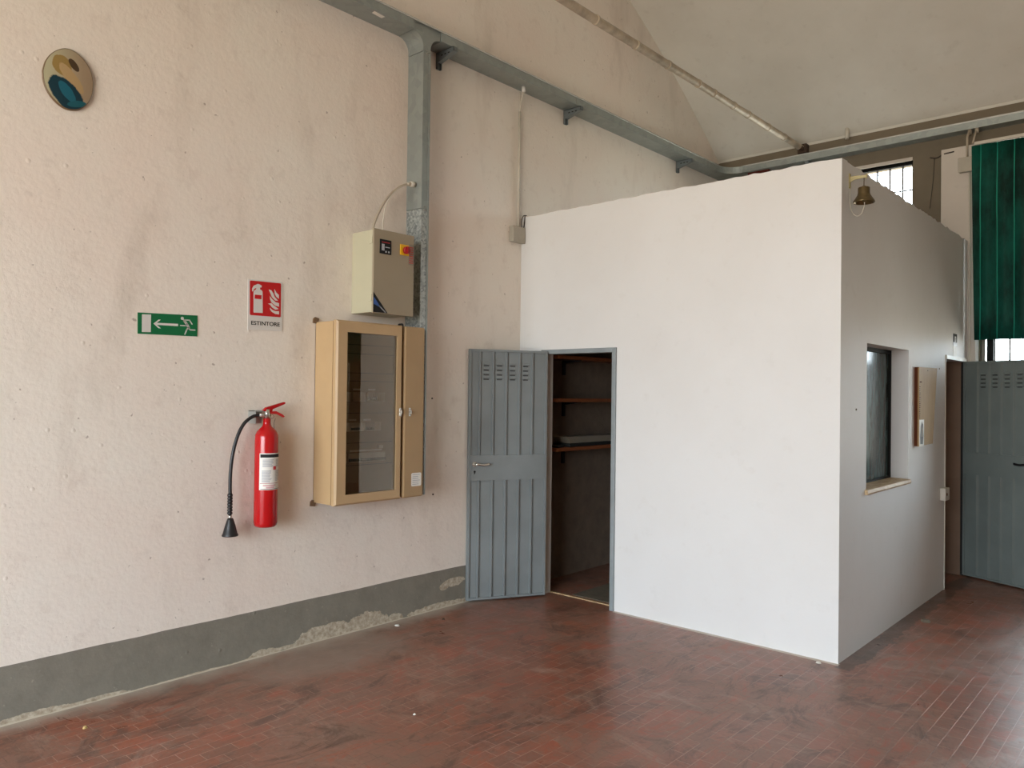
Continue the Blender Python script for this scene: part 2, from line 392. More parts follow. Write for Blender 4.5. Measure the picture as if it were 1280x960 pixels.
def spline(pts, n=6):
    P = [Vector(p) for p in pts]; P = [2 * P[0] - P[1]] + P + [2 * P[-1] - P[-2]]; out = []
    for i in range(1, len(P) - 2):
        for k in range(n):
            t = k / n; a_, b_, c_, d_ = P[i - 1:i + 3]
            out.append(0.5 * ((2 * b_) + (c_ - a_) * t + (2 * a_ - 5 * b_ + 4 * c_ - d_) * t * t + (3 * b_ - a_ - 3 * c_ + d_) * t ** 3))
    out.append(P[-2]); return out
def text_mesh(txt, size, width, matrix, name, m, parent, depth=0.0006, bold=0.0):
    cu = bpy.data.curves.new('t', 'FONT'); cu.body = txt; cu.size = size; cu.extrude = depth / 2; cu.align_x = 'CENTER'; cu.align_y = 'CENTER'; cu.offset = bold
    to = bpy.data.objects.new('t', cu); COL.objects.link(to); bpy.context.view_layer.update()
    dg = bpy.context.evaluated_depsgraph_get(); me = bpy.data.meshes.new_from_object(to.evaluated_get(dg))
    bpy.data.objects.remove(to); bpy.data.curves.remove(cu)
    xs = [v.co.x for v in me.vertices]; sc = width / (max(xs) - min(xs)); cx = (max(xs) + min(xs)) / 2
    org = ROOT[parent.name]
    for v in me.vertices: v.co = matrix @ Vector(((v.co.x - cx) * sc, v.co.y, v.co.z)) - org
    me.materials.append(m); me.name = name
    o = bpy.data.objects.new(name, me); COL.objects.link(o); o.parent = parent; ROOT[o.name] = org
    return o
def wall_basis(Y, Z, X, tilt=0.0):      # text on a wall facing +X reads towards +Y
    u = Vector((0, math.cos(tilt), math.sin(tilt))); v = Vector((0, -math.sin(tilt), math.cos(tilt))); n_ = u.cross(v)
    m = Matrix((u, v, n_)).transposed().to_4x4(); m.translation = Vector((X, Y, Z)); return m

# ------------------------------------------------------------------ the shell
XL, XR_ROOM, YF, YB = -4.43, 7.0, -4.6, 8.64
B(XL - 0.2, YF - 0.2, -0.2, XR_ROOM + 0.2, YB + 0.2, 0.0)
fl = B(XL - 0.2, YF - 0.2, -0.2, XR_ROOM + 0.2, YB + 0.2, 0.0).build('floor', MT['floor'])
struct(fl, 'red brick tile floor laid in running bond, worn and dusty')
VC, VR = (1.36, -5.03), 12.0
def vz(y, r=VR): return VC[1] + math.sqrt(r * r - (y - VC[0]) ** 2)
ys = [YF + (YB - YF) * i / 48 for i in range(49)]
ends = [(YF, 0.0), (YB, 0.0)] + [(y, vz(y) + 0.05) for y in reversed(ys)]
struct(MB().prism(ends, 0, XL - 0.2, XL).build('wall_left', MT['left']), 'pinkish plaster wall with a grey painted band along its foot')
struct(MB().prism(ends, 0, XR_ROOM, XR_ROOM + 0.2).build('wall_right', MT['room']), 'plain plaster wall closing the hall on the right')
# vault
mb = MB(); vs_ = []
ys2 = [YF - 0.2 + (YB + 0.0 - YF + 0.2) * i / 64 for i in range(65)]
for y in ys2:
    for x in (XL, XR_ROOM): vs_.append((x, y, vz(y)))
for y in ys2:
    for x in (XL, XR_ROOM): vs_.append((x, y, vz(y) + 0.25))
n = len(ys2); fs = []
for i in range(n - 1):
    a_ = 2 * i; fs.append((a_, a_ + 1, a_ + 3, a_ + 2)); b_ = 2 * n + 2 * i; fs.append((b_, b_ + 2, b_ + 3, b_ + 1))
mb.add(vs_, fs, True)
for cap in ((0, 2 * n, 2 * n + 1, 1), (2 * n - 2, 2 * n - 1, 4 * n - 1, 4 * n - 2)): mb.add([vs_[q] for q in cap], [(0, 1, 2, 3)])
struct(mb.build('ceiling', MT['ceil']), 'pale plastered barrel vault over the hall')

def wall_holes(axis, c0, c1, u0, u1, z0, z1, holes, extra=()):
    """solid wall between c0 and c1 on axis (0: X, 1: Y), spanning u0..u1, z0..z1, with rectangular holes (u0,u1,z0,z1)"""
    us = sorted({u0, u1, *[h[0] for h in holes], *[h[1] for h in holes], *extra}); us = [u for u in us if u0 <= u <= u1]
    zs = sorted({z0, z1, *[h[2] for h in holes], *[h[3] for h in holes]}); zs = [z for z in zs if z0 <= z <= z1]
    def solid(i, j):
        if not (0 <= i < len(us) - 1 and 0 <= j < len(zs) - 1): return False
        um, zm = (us[i] + us[i + 1]) / 2, (zs[j] + zs[j + 1]) / 2
        return not any(h[0] < um < h[1] and h[2] < zm < h[3] for h in holes)
    idx = {}; V = []
    def vid(i, j, k):
        if (i, j, k) not in idx:
            idx[(i, j, k)] = len(V); c = (c0, c1)[k]
            V.append([c, us[i], zs[j]] if axis == 0 else [us[i], c, zs[j]])
        return idx[(i, j, k)]
    F = []
    for i in range(len(us) - 1):
        for j in range(len(zs) - 1):
            if not solid(i, j): continue
            F.append((vid(i, j, 0), vid(i + 1, j, 0), vid(i + 1, j + 1, 0), vid(i, j + 1, 0)))
            F.append((vid(i, j, 1), vid(i, j + 1, 1), vid(i + 1, j + 1, 1), vid(i + 1, j, 1)))
            if not solid(i - 1, j): F.append((vid(i, j, 0), vid(i, j + 1, 0), vid(i, j + 1, 1), vid(i, j, 1)))
            if not solid(i + 1, j): F.append((vid(i + 1, j, 0), vid(i + 1, j, 1), vid(i + 1, j + 1, 1), vid(i + 1, j + 1, 0)))
            if not solid(i, j - 1): F.append((vid(i, j, 0), vid(i, j, 1), vid(i + 1, j, 1), vid(i + 1, j, 0)))
            if not solid(i, j + 1): F.append((vid(i, j + 1, 0), vid(i + 1, j + 1, 0), vid(i + 1, j + 1, 1), vid(i, j + 1, 1)))
    m = MB(); m.add(V, F); return m

W_BACK = [(-3.85, -2.262, 3.28, 4.12), (-1.65, 0.55, 1.0, 4.10), (1.35, 3.55, 1.0, 4.10), (4.3, 6.5, 1.0, 4.10)]
struct(wall_holes(1, YB, YB + 0.25, XL - 0.2, XR_ROOM + 0.2, 0.0, vz(YB) + 0.05, W_BACK).build('wall_back', MT['conc']), 'dark concrete beam, columns and wall between the windows')
struct(wall_holes(1, YF - 0.2, YF, XL - 0.2, XR_ROOM + 0.2, 0.0, 5.45, [(-3.9, 1.5, 0.0, 3.7)]).build('wall_front', MT['room']), 'wall behind the viewer with the open factory gateway')
struct(B(-1.965, 8.48, 0.0, -1.66, YB, 4.13).build('trim_1', MT['pillar'], bevel=0.006), 'white plastered pillar between booth and curtained window')
# thin lighter lip where the vault meets the beam
lp = MB()
lp.prism([(YB - 0.012, vz(YB - 0.012) - 0.004), (YB, vz(YB) - 0.014), (YB, vz(YB) + 0.02), (YB - 0.012, vz(YB - 0.012) + 0.02)], 0, XL, XR_ROOM)
struct(lp.build('trim_2', MT['ceil']), 'pale plaster lip between vault and dark beam')
# soffit lining of the clerestory
struct(B(-3.85, YB - 0.012, 4.12, -2.262, YB + 0.10, 4.155).build('trim_3', MT['pillar']), 'pale plaster strip above the high window')

# booth
BF, BR, BH = 5.03, -1.73, 3.2
def jitter_top(m, z, amp, keep=None):
    m.v = [(p[0], p[1], p[2] + (random.uniform(-amp, amp * 0.6) if abs(p[2] - z) < 1e-6 else 0)) for p in m.v]; return m
fx = [XL + 0.045 * i for i in range(1, 60)]
bf = wall_holes(1, BF, BF + 0.10, XL, BR, 0.0, BH, [(-4.142, -3.46, 0.0, 2.01)], [x for x in fx if x < BR - 0.05])
struct(jitter_top(bf, BH, 0.006).build('wall_booth_front', MT['booth']), 'white painted front wall of the booth with the open store door')
sy_ = [BF + 0.10 + 0.05 * i for i in range(1, 67)]
bs = wall_holes(0, BR - 0.16, BR, BF + 0.10, 8.48, 0.0, BH, [(5.54, 6.53, 1.05, 2.05), (7.66, 8.40, 0.0, 2.03)], [y for y in sy_ if y < 8.45])
struct(jitter_top(bs, BH, 0.010).build('wall_booth_side', MT['booth']), 'shaded side wall of the booth with window and second door')
struct(B(XL, BF + 0.10, BH - 0.15, BR - 0.16, 8.48, BH - 0.03).build('ceiling_booth', MT['booth']), 'flat roof slab of the booth')
struct(B(-3.1, BF + 0.10, 0.0, -3.0, 8.48, BH - 0.15).build('wall_booth_inner', MT['room']), 'partition inside the booth')
struct(B(XL, 8.48, 0.0, -1.965, YB, 3.2).build('wall_booth_back', MT['room']), 'rear wall inside the booth')
struct(B(-3.95, 5.19, 0.0, -3.3, 5.95, 0.004).build('trim_4', MT['mat']), 'grey screed patch on the store floor')
struct(B(-4.142, 5.125, 0.0, -3.46, 5.15, 0.006).build('trim_5', MT['sill']), 'pale threshold strip in the store doorway')

# ------------------------------------------------------------------ windows
def window(name, label, x0, x1, z0, z1, bars, rails, y, frame_m, fw=0.035, barm=None):
    t = thing(name, label, 'window', (0.5 * (x0 + x1), y, z0)); t['kind'] = 'structure'
    m = MB(); m.box(x0, y, z0, x0 + fw, y + 0.05, z1); m.box(x1 - fw, y, z0, x1, y + 0.05, z1)
    m.box(x0 + fw, y, z1 - fw, x1 - fw, y + 0.05, z1); m.box(x0 + fw, y, z0, x1 - fw, y + 0.05, z0 + fw)
    m.build('window_frame', frame_m, t)
    B(x0 + fw, y + 0.024, z0 + fw, x1 - fw, y + 0.028, z1 - fw).build('window_pane', MT['pane'], t)
    m = MB()
    for x in bars: m.tube([(x, y + 0.085, z0), (x, y + 0.085, z1)], 0.010, 8)
    for z in rails: m.tube([(x0, y + 0.104, z), (x1, y + 0.104, z)], 0.008, 8)
    m.build('window_grille', MT['bar'], t)
    return t
window('window_1', 'high bright window behind the booth roof', -3.85, -2.262, 3.28, 4.12, [-3.66 + 0.1265 * i for i in range(11)], [3.52, 3.86], YB + 0.06, MT['wframe'], 0.022)
window('window_3', 'barred window below and behind the green curtain', -1.65, 0.55, 1.0, 4.10, [-1.555 + 0.1275 * i for i in range(17)], [1.6, 2.8, 3.4], YB + 0.06, MT['wgrey'], 0.03)
window('window_4', 'second barred window of the rear wall', 1.35, 3.55, 1.0, 4.10, [1.45 + 0.1275 * i for i in range(16)], [1.6, 2.8, 3.4], YB + 0.06, MT['wgrey'], 0.03)
window('window_5', 'third barred window of the rear wall', 4.3, 6.5, 1.0, 4.10, [4.4 + 0.1275 * i for i in range(16)], [1.6, 2.8, 3.4], YB + 0.06, MT['wgrey'], 0.03)
B(-1.60, YB + 0.03, 1.0, -1.545, YB + 0.07, 4.1).build('mullion', MT['wframe'], bpy.data.objects['window_3'])

t = thing('window_2', 'narrow dark-framed window in the side wall of the booth', 'window', (BR - 0.14, 6.03, 1.05)); t['kind'] = 'structure'
m = MB(); x0, x1 = BR - 0.155, BR - 0.125
m.box(x0, 5.54, 1.05, x1, 5.565, 2.05); m.box(x0, 6.49, 1.05, x1, 6.53, 2.05); m.box(x0, 5.565, 2.02, x1, 6.49, 2.05); m.box(x0, 5.565, 1.05, x1, 6.49, 1.07)
m.build('window_frame', MT['wframe'], t)
B(BR - 0.143, 5.565, 1.07, BR - 0.139, 6.49, 2.02).build('window_pane', MT['boothpane'], t)
sb = MB().prism([(BR - 0.155, 1.022), (BR + 0.018, 1.018), (BR + 0.022, 1.03), (BR + 0.018, 1.052), (BR - 0.155, 1.056)], 1, 5.515, 6.545)
sb.build('window_sill', MT['sill'], t, bevel=0.004)['label'] = 'rough pale wooden sill board'

# ------------------------------------------------------------------ steel doors
def leaf(root, M_, sgn, name_m, handle=True):
    W, H, b0 = 0.675, 2.03, 0.015
    y = lambda a_: a_ * sgn
    m = MB(); m.box(0.004, y(-0.018), b0, W, y(0.0), H)
    for zz0, zz1 in ((b0 + 0.02, 0.972), (1.175, H - 0.02)):
        for k in range(5):
            c = 0.135 + 0.113 * k
            m.prism([(c - 0.012 - 0.005 * sgn, y(0.0)), (c - 0.006, y(0.019)), (c + 0.006, y(0.019)), (c + 0.012 - 0.005 * sgn, y(0.0))], 2, zz0, zz1)
        for k in range(4):      # louvres pressed in the sheet
            if zz0 > 1:
                for q in range(4):
                    c = 0.135 + 0.113 * (k + 0.5); z = 1.795 + 0.037 * q
                    m.prism([(y(0.0), z - 0.004), (y(0.009), z + 0.001), (y(0.0), z + 0.016)], 0, c - 0.024, c + 0.024)
    m.xf(M_); lf = m.build('leaf', MT[name_m], root)
    v = MB()
    for k in range(4):
        for q in range(4):
            c = 0.135 + 0.113 * (k + 0.5); z = 1.795 + 0.037 * q
            v.box(c - 0.022, y(0.0005), z - 0.012, c + 0.022, y(0.0015), z - 0.0045)
    v.xf(M_).build('vent_slots', MT['vent'], lf)
    r = MB()
    r.box(0.0, y(0), b0, 0.018, y(0.012), H); r.box(W - 0.018, y(-0.02), b0, W + 0.002, y(0.014), H)
    r.box(0.018, y(0), H - 0.018, W - 0.018, y(0.014), H); r.box(0.018, y(0), b0, W - 0.018, y(0.012), b0 + 0.018)
    r.xf(M_).build('rim', MT[name_m], lf)
    B(0.018, y(0), 0.972, W - 0.018, y(0.0165), 1.175).xf(M_).build('mid_rail', MT[name_m], lf)
    if handle:
        h = MB(); h.tube([(0.625, y(0.0165), 1.105), (0.625, y(0.022), 1.105)], 0.021, 16)
        h.tube(spline([(0.625, y(0.015), 1.105), (0.622, y(0.045), 1.105), (0.60, y(0.055), 1.105), (0.56, y(0.055), 1.100), (0.52, y(0.05), 1.104), (0.512, y(0.046), 1.107)], 5), [0.0105] * 26, 10)
        h.xf(M_).build('handle', MT['chrome'] if name_m == 'door' else MT['black'], lf)
        kh = MB(); kh.tube([(0.622, y(0.0165), 1.045), (0.622, y(0.018), 1.045)], 0.009, 12); kh.box(0.618, y(0.0165), 1.026, 0.626, y(0.018), 1.045)
        kh.xf(M_).build('keyhole', MT['hole'], lf)
    return lf
def mat_at(x, y, deg):
    return Matrix.Translation((x, y, 0)) @ Matrix.Rotation(math.radians(deg), 4, 'Z')

t = thing('door_1', 'open grey ribbed steel door of the store room, folded back against the left wall', 'door', (-4.10, 4.985, 0)); t['kind'] = 'structure'
leaf(t, mat_at(-4.092, 4.99, -118.5), 1, 'door')
fr = MB(); fr.box(-4.178, 5.012, 0, -4.142, 5.06, 2.045); fr.box(-3.46, 5.012, 0, -3.425, 5.075, 2.045); fr.box(-4.142, 5.012, 2.008, -3.46, 5.075, 2.045)
fr.build('door_frame', MT['frame'], t, bevel=0.003)
for z in (0.24, 1.83):
    MB().tube([(-4.115, 5.0, z), (-4.115, 5.0, z + 0.11)], 0.010, 10).build('hinge', MT['frame'], t)

t = thing('door_2', 'open dark grey ribbed steel door at the far end of the booth', 'door', (-1.735, 8.355, 0)); t['kind'] = 'structure'
leaf(t, mat_at(-1.728, 8.355, -24.3), -1, 'doorback')
fr = MB(); fr.box(BR + 0.0005, 7.645, 0, BR + 0.006, 7.66, 2.065); fr.box(BR + 0.0005, 7.66, 2.03, BR + 0.012, 8.41, 2.065)
fr.build('door_frame', MT['pvcw'], t)
B(BR - 0.158, 8.372, 0, BR - 0.028, 8.399, 2.029).build('door_lining', MT['lining'], t)
B(BR - 0.028, 8.376, 0, BR - 0.001, 8.399, 2.029).build('door_gap_shade', MT['hole'], t)  # dark strip painted in for the shade between jamb and leaf
for z in (0.24, 1.83):
    MB().tube([(BR + 0.006, 8.375, z), (BR + 0.006, 8.375, z + 0.11)], 0.009, 10).build('hinge', MT['frame'], t)

# ------------------------------------------------------------------ fire extinguisher
ex, ey, er = -4.342, 2.565, 0.071
t = thing('fire_extinguisher', 'red fire extinguisher with black hose and horn hanging on the left wall', 'fire extinguisher', (ex, ey, 0.83))
prof = [(0.0, 0.836), (0.03, 0.833), (0.058, 0.836), (0.067, 0.845), (er, 0.862), (er, 1.385), (0.069, 1.402), (0.058, 1.425), (0.042, 1.442), (0.030, 1.453), (0.024, 1.465), (0.0225, 1.475), (0.0225, 1.503), (0.0, 1.503)]
MB().lathe(prof, ex, ey, 40).build('cylinder', MT['red'], t)
la0, la1 = math.radians(-64), math.radians(66)
lb = MB().lathe([(er + 0.0008, 1.068), (er + 0.0008, 1.292)], ex, ey, 24, la0, la1).build('label', MT['paper'], t)
def arc(z0, z1, a0_, a1_, m_, nm, lift=0.0014):
    MB().lathe([(er + lift, z0), (er + lift, z1)], ex, ey, 16, math.radians(a0_), math.radians(a1_)).build(nm, MT[m_], lb)
arc(1.266, 1.286, -60, 64, 'print', 'header_band')
for (z0, nn, a0_, a1_) in ((1.252, 7, -48, 8), (1.252, 7, 20, 60), (1.185, 11, -52, 0), (1.185, 10, 18, 62)):
    g = MB()
    for i in range(nn):
        z = z0 - i * 0.0068; e_ = a1_ - random.uniform(0, 14)
        g.lathe([(er + 0.0014, z - 0.0019), (er + 0.0014, z + 0.0019)], ex, ey, 10, math.radians(a0_), math.radians(e_))
    g.build('small_print', MT['greyprint'], lb)
arc(1.190, 1.212, 4, 22, 'signred', 'red_square')
arc(1.107, 1.1095, -60, 60, 'knobred', 'rule')
arc(1.092, 1.100, -45, 20, 'pinkprint', 'red_print'); arc(1.078, 1.088, -30, 10, 'pinkprint', 'red_print')
arc(1.0715, 1.0745, -58, 62, 'print', 'rule')
# valve
v = MB(); v.tube([(ex, ey, 1.503), (ex, ey, 1.56)], 0.017, 16); v.tube([(ex, ey - 0.055, 1.525), (ex, ey + 0.022, 1.525)], 0.012, 12)
v.build('valve', MT['chrome'], t)
m = MB(); m.box(ex - 0.045, ey - 0.078, 1.472, ex - 0.039, ey - 0.012, 1.552); m.box(ex - 0.08, ey - 0.078, 1.545, ex - 0.0, ey - 0.012, 1.552); m.box(XL, ey - 0.078, 1.472, ex - 0.0, ey - 0.074, 1.552)
m.build('wall_bracket', MT['zinc'], t, bevel=0.002)
m = MB(); m.prism([(ey - 0.032, 1.553), (ey - 0.012, 1.572), (ey + 0.112, 1.605), (ey + 0.124, 1.603), (ey + 0.121, 1.592), (ey + 0.035, 1.560), (ey + 0.03, 1.545), (ey + 0.005, 1.54)], 0, ex - 0.011, ex + 0.011)
m.build('squeeze_lever', MT['red'], t, bevel=0.004)
m = MB(); m.prism([(ey - 0.01, 1.532), (ey - 0.005, 1.546), (ey + 0.06, 1.548), (ey + 0.106, 1.527), (ey + 0.121, 1.513), (ey + 0.112, 1.508), (ey + 0.07, 1.528), (ey + 0.02, 1.532)], 0, ex - 0.009, ex + 0.009)
m.build('carry_handle', MT['signred'], t, bevel=0.003)
m = MB(); m.tube([(ex, ey + 0.035 + 0.012 * math.cos(a_ * PI / 8), 1.515 + 0.012 * math.sin(a_ * PI / 8)) for a_ in range(17)], 0.0016, 6); m.build('pin_ring', MT['chrome'], t)
hz = spline([(ex, ey - 0.05, 1.525), (ex + 0.003, ey - 0.10, 1.515), (ex + 0.004, ey - 0.155, 1.475), (ex + 0.002, ey - 0.195, 1.40), (ex, ey - 0.222, 1.30), (ex, ey - 0.236, 1.18), (ex, ey - 0.236, 1.05)], 8)
MB().tube(hz, 0.0105, 14).build('hose', MT['black'], t)
m = MB(); pr = [(0.0, 1.06), (0.011, 1.06)]
for i in range(7):
    z = 1.052 - i * 0.0175; pr += [(0.0155, z), (0.0155, z - 0.010), (0.0115, z - 0.0125), (0.0115, z - 0.015)]
pr += [(0.0, 0.93)]
m.lathe(pr, ex, ey - 0.236, 20); m.build('horn_grip', MT['black'], t)
MB().lathe([(0.0, 0.932), (0.010, 0.932), (0.010, 0.905), (0.0, 0.905)], ex, ey - 0.234, 16).build('horn_coupling', MT['chrome'], t)
MB().lathe([(0.0, 0.912), (0.015, 0.912), (0.019, 0.903), (0.030, 0.868), (0.042, 0.822), (0.0475, 0.812), (0.047, 0.806), (0.042, 0.806), (0.036, 0.822), (0.014, 0.895), (0.0, 0.895)], ex, ey - 0.232, 28).build('horn', MT['black'], t)
tg = MB(); tg.tube(spline([(ex - 0.06, ey + 0.095, 1.50), (ex - 0.065, ey + 0.088, 1.47), (ex - 0.066, ey + 0.09, 1.43)], 4), 0.0012, 5); tg.build('tag_wire', MT['print'], t)
B(ex - 0.068, ey + 0.082, 1.385, ex - 0.066, ey + 0.098, 1.445).build('inspection_tag', MT['paper'], t)

# ------------------------------------------------------------------ signs
X0 = XL + 0.001
t = thing('exit_sign', 'green emergency exit sign with left arrow and running figure on the left wall', 'sign', (XL, 1.98, 2.04))
MB().prism([(1.809, 2.102), (2.1514, 2.1125), (2.1517, 1.9893), (1.8106, 1.984)], 0, X0 - 0.001, X0 + 0.003).build('plate', MT['signgreen'], t)
m = MB(); A, Bx = X0 + 0.003, X0 + 0.0038
m.prism([(1.8318, 2.0930), (1.8816, 2.0960), (1.8816, 1.9967), (1.8325, 1.9945)], 0, A, Bx)
m.prism([(1.8956, 2.0462), (1.9239, 2.0706), (1.9369, 2.0716), (1.9150, 2.0518), (2.0353, 2.0550), (2.0355, 2.0415), (1.9160, 2.0405), (1.9378, 2.0213), (1.9248, 2.0218)], 0, A, Bx)
m.disc((2.0603, 2.0886), 0.0092, A, Bx)
m.stroke([(2.0678, 2.079), (2.103, 2.0818), (2.1184, 2.0596)], 0.0062, A, Bx)
m.stroke([(2.0740, 2.0735), (2.0880, 2.0560), (2.1002, 2.0354)], 0.014, A, Bx)
m.stroke([(2.0507, 2.0468), (2.0800, 2.0472)], 0.0060, A, Bx)
m.stroke([(2.0963, 2.0404), (2.0880, 2.025), (2.0767, 1.9975)], 0.0072, A, Bx)
m.stroke([(2.1001, 2.0352), (2.1070, 2.0252), (2.1367, 2.0257)], 0.0072, A, Bx)
m.build('pictogram', MT['white'], t)

t = thing('extinguisher_sign', 'red and white ESTINTORE sign with cylinder and flames above the extinguisher', 'sign', (XL, 2.59, 2.21))
MB().prism([(2.4700, 2.3660), (2.7098, 2.3745), (2.7116, 2.0575), (2.4735, 2.0517)], 0, X0 - 0.001, X0 + 0.003).build('plate', MT['white'], t)
def rr(c, r, n=4):   # round the corners of a quad
    out = []
    for i in range(4):
        p, a_, b_ = Vector(c[i]), Vector(c[i - 1]), Vector(c[(i + 1) % 4])
        s_, e_ = p + (a_ - p).normalized() * r, p + (b_ - p).normalized() * r
        for k in range(n + 1):
            q = k / n; out.append(tuple((1 - q) ** 2 * s_ + 2 * q * (1 - q) * p + q * q * e_))
    return out
MB().prism(rr([(2.4815, 2.3585), (2.6985, 2.3645), (2.7004, 2.1465), (2.4850, 2.1437)], 0.009), 0, A, Bx).build('red_panel', MT['signred'], t)
m = MB(); A2, B2 = Bx, Bx + 0.0008
m.prism([(2.507, 2.2888), (2.5122, 2.2997), (2.5235, 2.3064), (2.5265, 2.3159), (2.5165, 2.3127), (2.5076, 2.3047), (2.5033, 2.2917), (2.4974, 2.2928), (2.4971, 2.3106), (2.5072, 2.3283), (2.5252, 2.3374), (2.5343, 2.3426), (2.5457, 2.341), (2.5619, 2.3344), (2.5608, 2.323), (2.5507, 2.3219), (2.5509, 2.3093), (2.5625, 2.3051), (2.5686, 2.2953), (2.5719, 2.1634), (2.5093, 2.1609)], 0, A2, B2)
for F_ in ([(2.6509, 2.3231), (2.6656, 2.3012), (2.6839, 2.2882), (2.6844, 2.2639), (2.666, 2.2749), (2.6548, 2.2916)],
           [(2.6111, 2.3158), (2.6299, 2.3123), (2.6434, 2.2947), (2.6542, 2.2724), (2.6793, 2.2506), (2.6594, 2.2504), (2.6354, 2.2684), (2.6232, 2.2926)],
           [(2.6197, 2.2761), (2.6332, 2.2597), (2.6595, 2.241), (2.6858, 2.2359), (2.6862, 2.2137), (2.6599, 2.2177), (2.6336, 2.2343), (2.6215, 2.2543)],
           [(2.6071, 2.2254), (2.6313, 2.2307), (2.6505, 2.2168), (2.6841, 2.1985), (2.6604, 2.1922), (2.6365, 2.2049), (2.6221, 2.2205)],
           [(2.6211, 2.2014), (2.6368, 2.1901), (2.6606, 2.1824), (2.6867, 2.1847), (2.6871, 2.1642), (2.6609, 2.1646), (2.637, 2.1753), (2.6251, 2.1869)]):
    m.prism(F_, 0, A2, B2)
m.build('pictogram', MT['white'], t)
MB().prism([(2.515, 2.2738), (2.5616, 2.2748), (2.5621, 2.2485), (2.5145, 2.248)], 0, B2, B2 + 0.0006).build('red_slot', MT['signred'], t)
text_mesh('ESTINTORE', 0.034, 0.200, wall_basis(2.5948, 2.0965, A + 0.0004, 0.013), 'lettering', MT['print'], t, 0.0006, 0.0006)

# ------------------------------------------------------------------ oval plaque
def plaque_mat():
    k = NT('plaque_picture'); X, Y, Z = k.xyz()
    dn = k.math('MULTIPLY', k.math('SUBTRACT', k.noise(26, 4, 0.6), 0.5), 0.7)
    c = k.mix(k.ramp(Y, 1.33, 1.50), rgb(172, 168, 138), rgb(158, 138, 112))
    def blob(y0, z0, ry, rz, rot):
        cy = k.math('SUBTRACT', Y, y0); cz = k.math('SUBTRACT', Z, z0)
        ca, sa = math.cos(rot), math.sin(rot)
        u = k.math('DIVIDE', k.math('ADD', k.math('MULTIPLY', cy, ca), k.math('MULTIPLY', cz, sa)), ry)
        v_ = k.math('DIVIDE', k.math('SUBTRACT', k.math('MULTIPLY', cz, ca), k.math('MULTIPLY', cy, sa)), rz)
        d = k.math('ADD', k.math('ADD', k.math('MULTIPLY', u, u), k.math('MULTIPLY', v_, v_)), dn)
        return k.ramp(d, 1.05, 0.9)
    c = k.mix(blob(1.40, 3.345, 0.045, 0.055, 0.3), c, rgb(142, 118, 66))
    c = k.mix(blob(1.445, 3.29, 0.085, 0.03, -0.85), c, rgb(172, 146, 104))
    c = k.mix(blob(1.455, 3.362, 0.035, 0.018, -0.9), c, rgb(70, 54, 36))
    c = k.mix(blob(1.425, 3.20, 0.105, 0.062, -0.75), c, rgb(14, 50, 62))
    c = k.mix(blob(1.425, 3.215, 0.06, 0.026, -0.9), c, rgb(24, 92, 110))
    c = k.mix(blob(1.475, 3.165, 0.05, 0.016, 0.3), c, rgb(22, 86, 98))
    k.base(c); k.rough(0.18); return k.m
MT['plaque'] = plaque_mat()
ov = [(1.3122, 3.2921), (1.3250, 3.3475), (1.3550, 3.3985), (1.3990, 3.4345), (1.4380, 3.4435), (1.4800, 3.4300), (1.5233, 3.3914), (1.5440, 3.3500), (1.5535, 3.3000), (1.5500, 3.2400), (1.5300, 3.1860), (1.4950, 3.1460), (1.4599, 3.1290), (1.4200, 3.1270), (1.3780, 3.1480), (1.3400, 3.1880), (1.3180, 3.2380)]
cen = (1.432, 3.285)
def ring(scale): return [(cen[0] + (p[0] - cen[0]) * scale, cen[1] + (p[1] - cen[1]) * scale) for p in ov]
sm_ = [(p.x, p.y) for p in spline([(a_, b_, 0) for a_, b_ in ov + [ov[0]]], 3)][:-1]
def rs(scale): return [(cen[0] + (p[0] - cen[0]) * scale, cen[1] + (p[1] - cen[1]) * scale) for p in sm_]
t = thing('oval_plaque', 'small glossy oval picture plaque with blue-green shape high on the left wall', 'picture', (XL, 1.432, 3.285))
n_ = len(sm_); L = [(XL, 1.0), (XL + 0.010, 1.0), (XL + 0.016, 0.99), (XL + 0.016, 0.97)]
vv = [(x_, p[0], p[1]) for x_, s_ in L for p in rs(s_)]
ff = [(i * n_ + k, i * n_ + (k + 1) % n_, (i + 1) * n_ + (k + 1) % n_, (i + 1) * n_ + k) for i in range(3) for k in range(n_)]
MB().add(vv, ff, True).build('rim', paint('plaque_rim', rgb(104, 84, 58), 0.3), t)
L = [(XL + 0.0155, 0.975), (XL + 0.019, 0.8), (XL + 0.022, 0.5), (XL + 0.0235, 0.2), (XL + 0.024, 0.001)]
vv = [(x_, p[0], p[1]) for x_, s_ in L for p in rs(s_)]
ff = [(i * n_ + k, i * n_ + (k + 1) % n_, (i + 1) * n_ + (k + 1) % n_, (i + 1) * n_ + k) for i in range(4) for k in range(n_)]
MB().add(vv, ff, True).build('domed_picture', MT['plaque'], t)

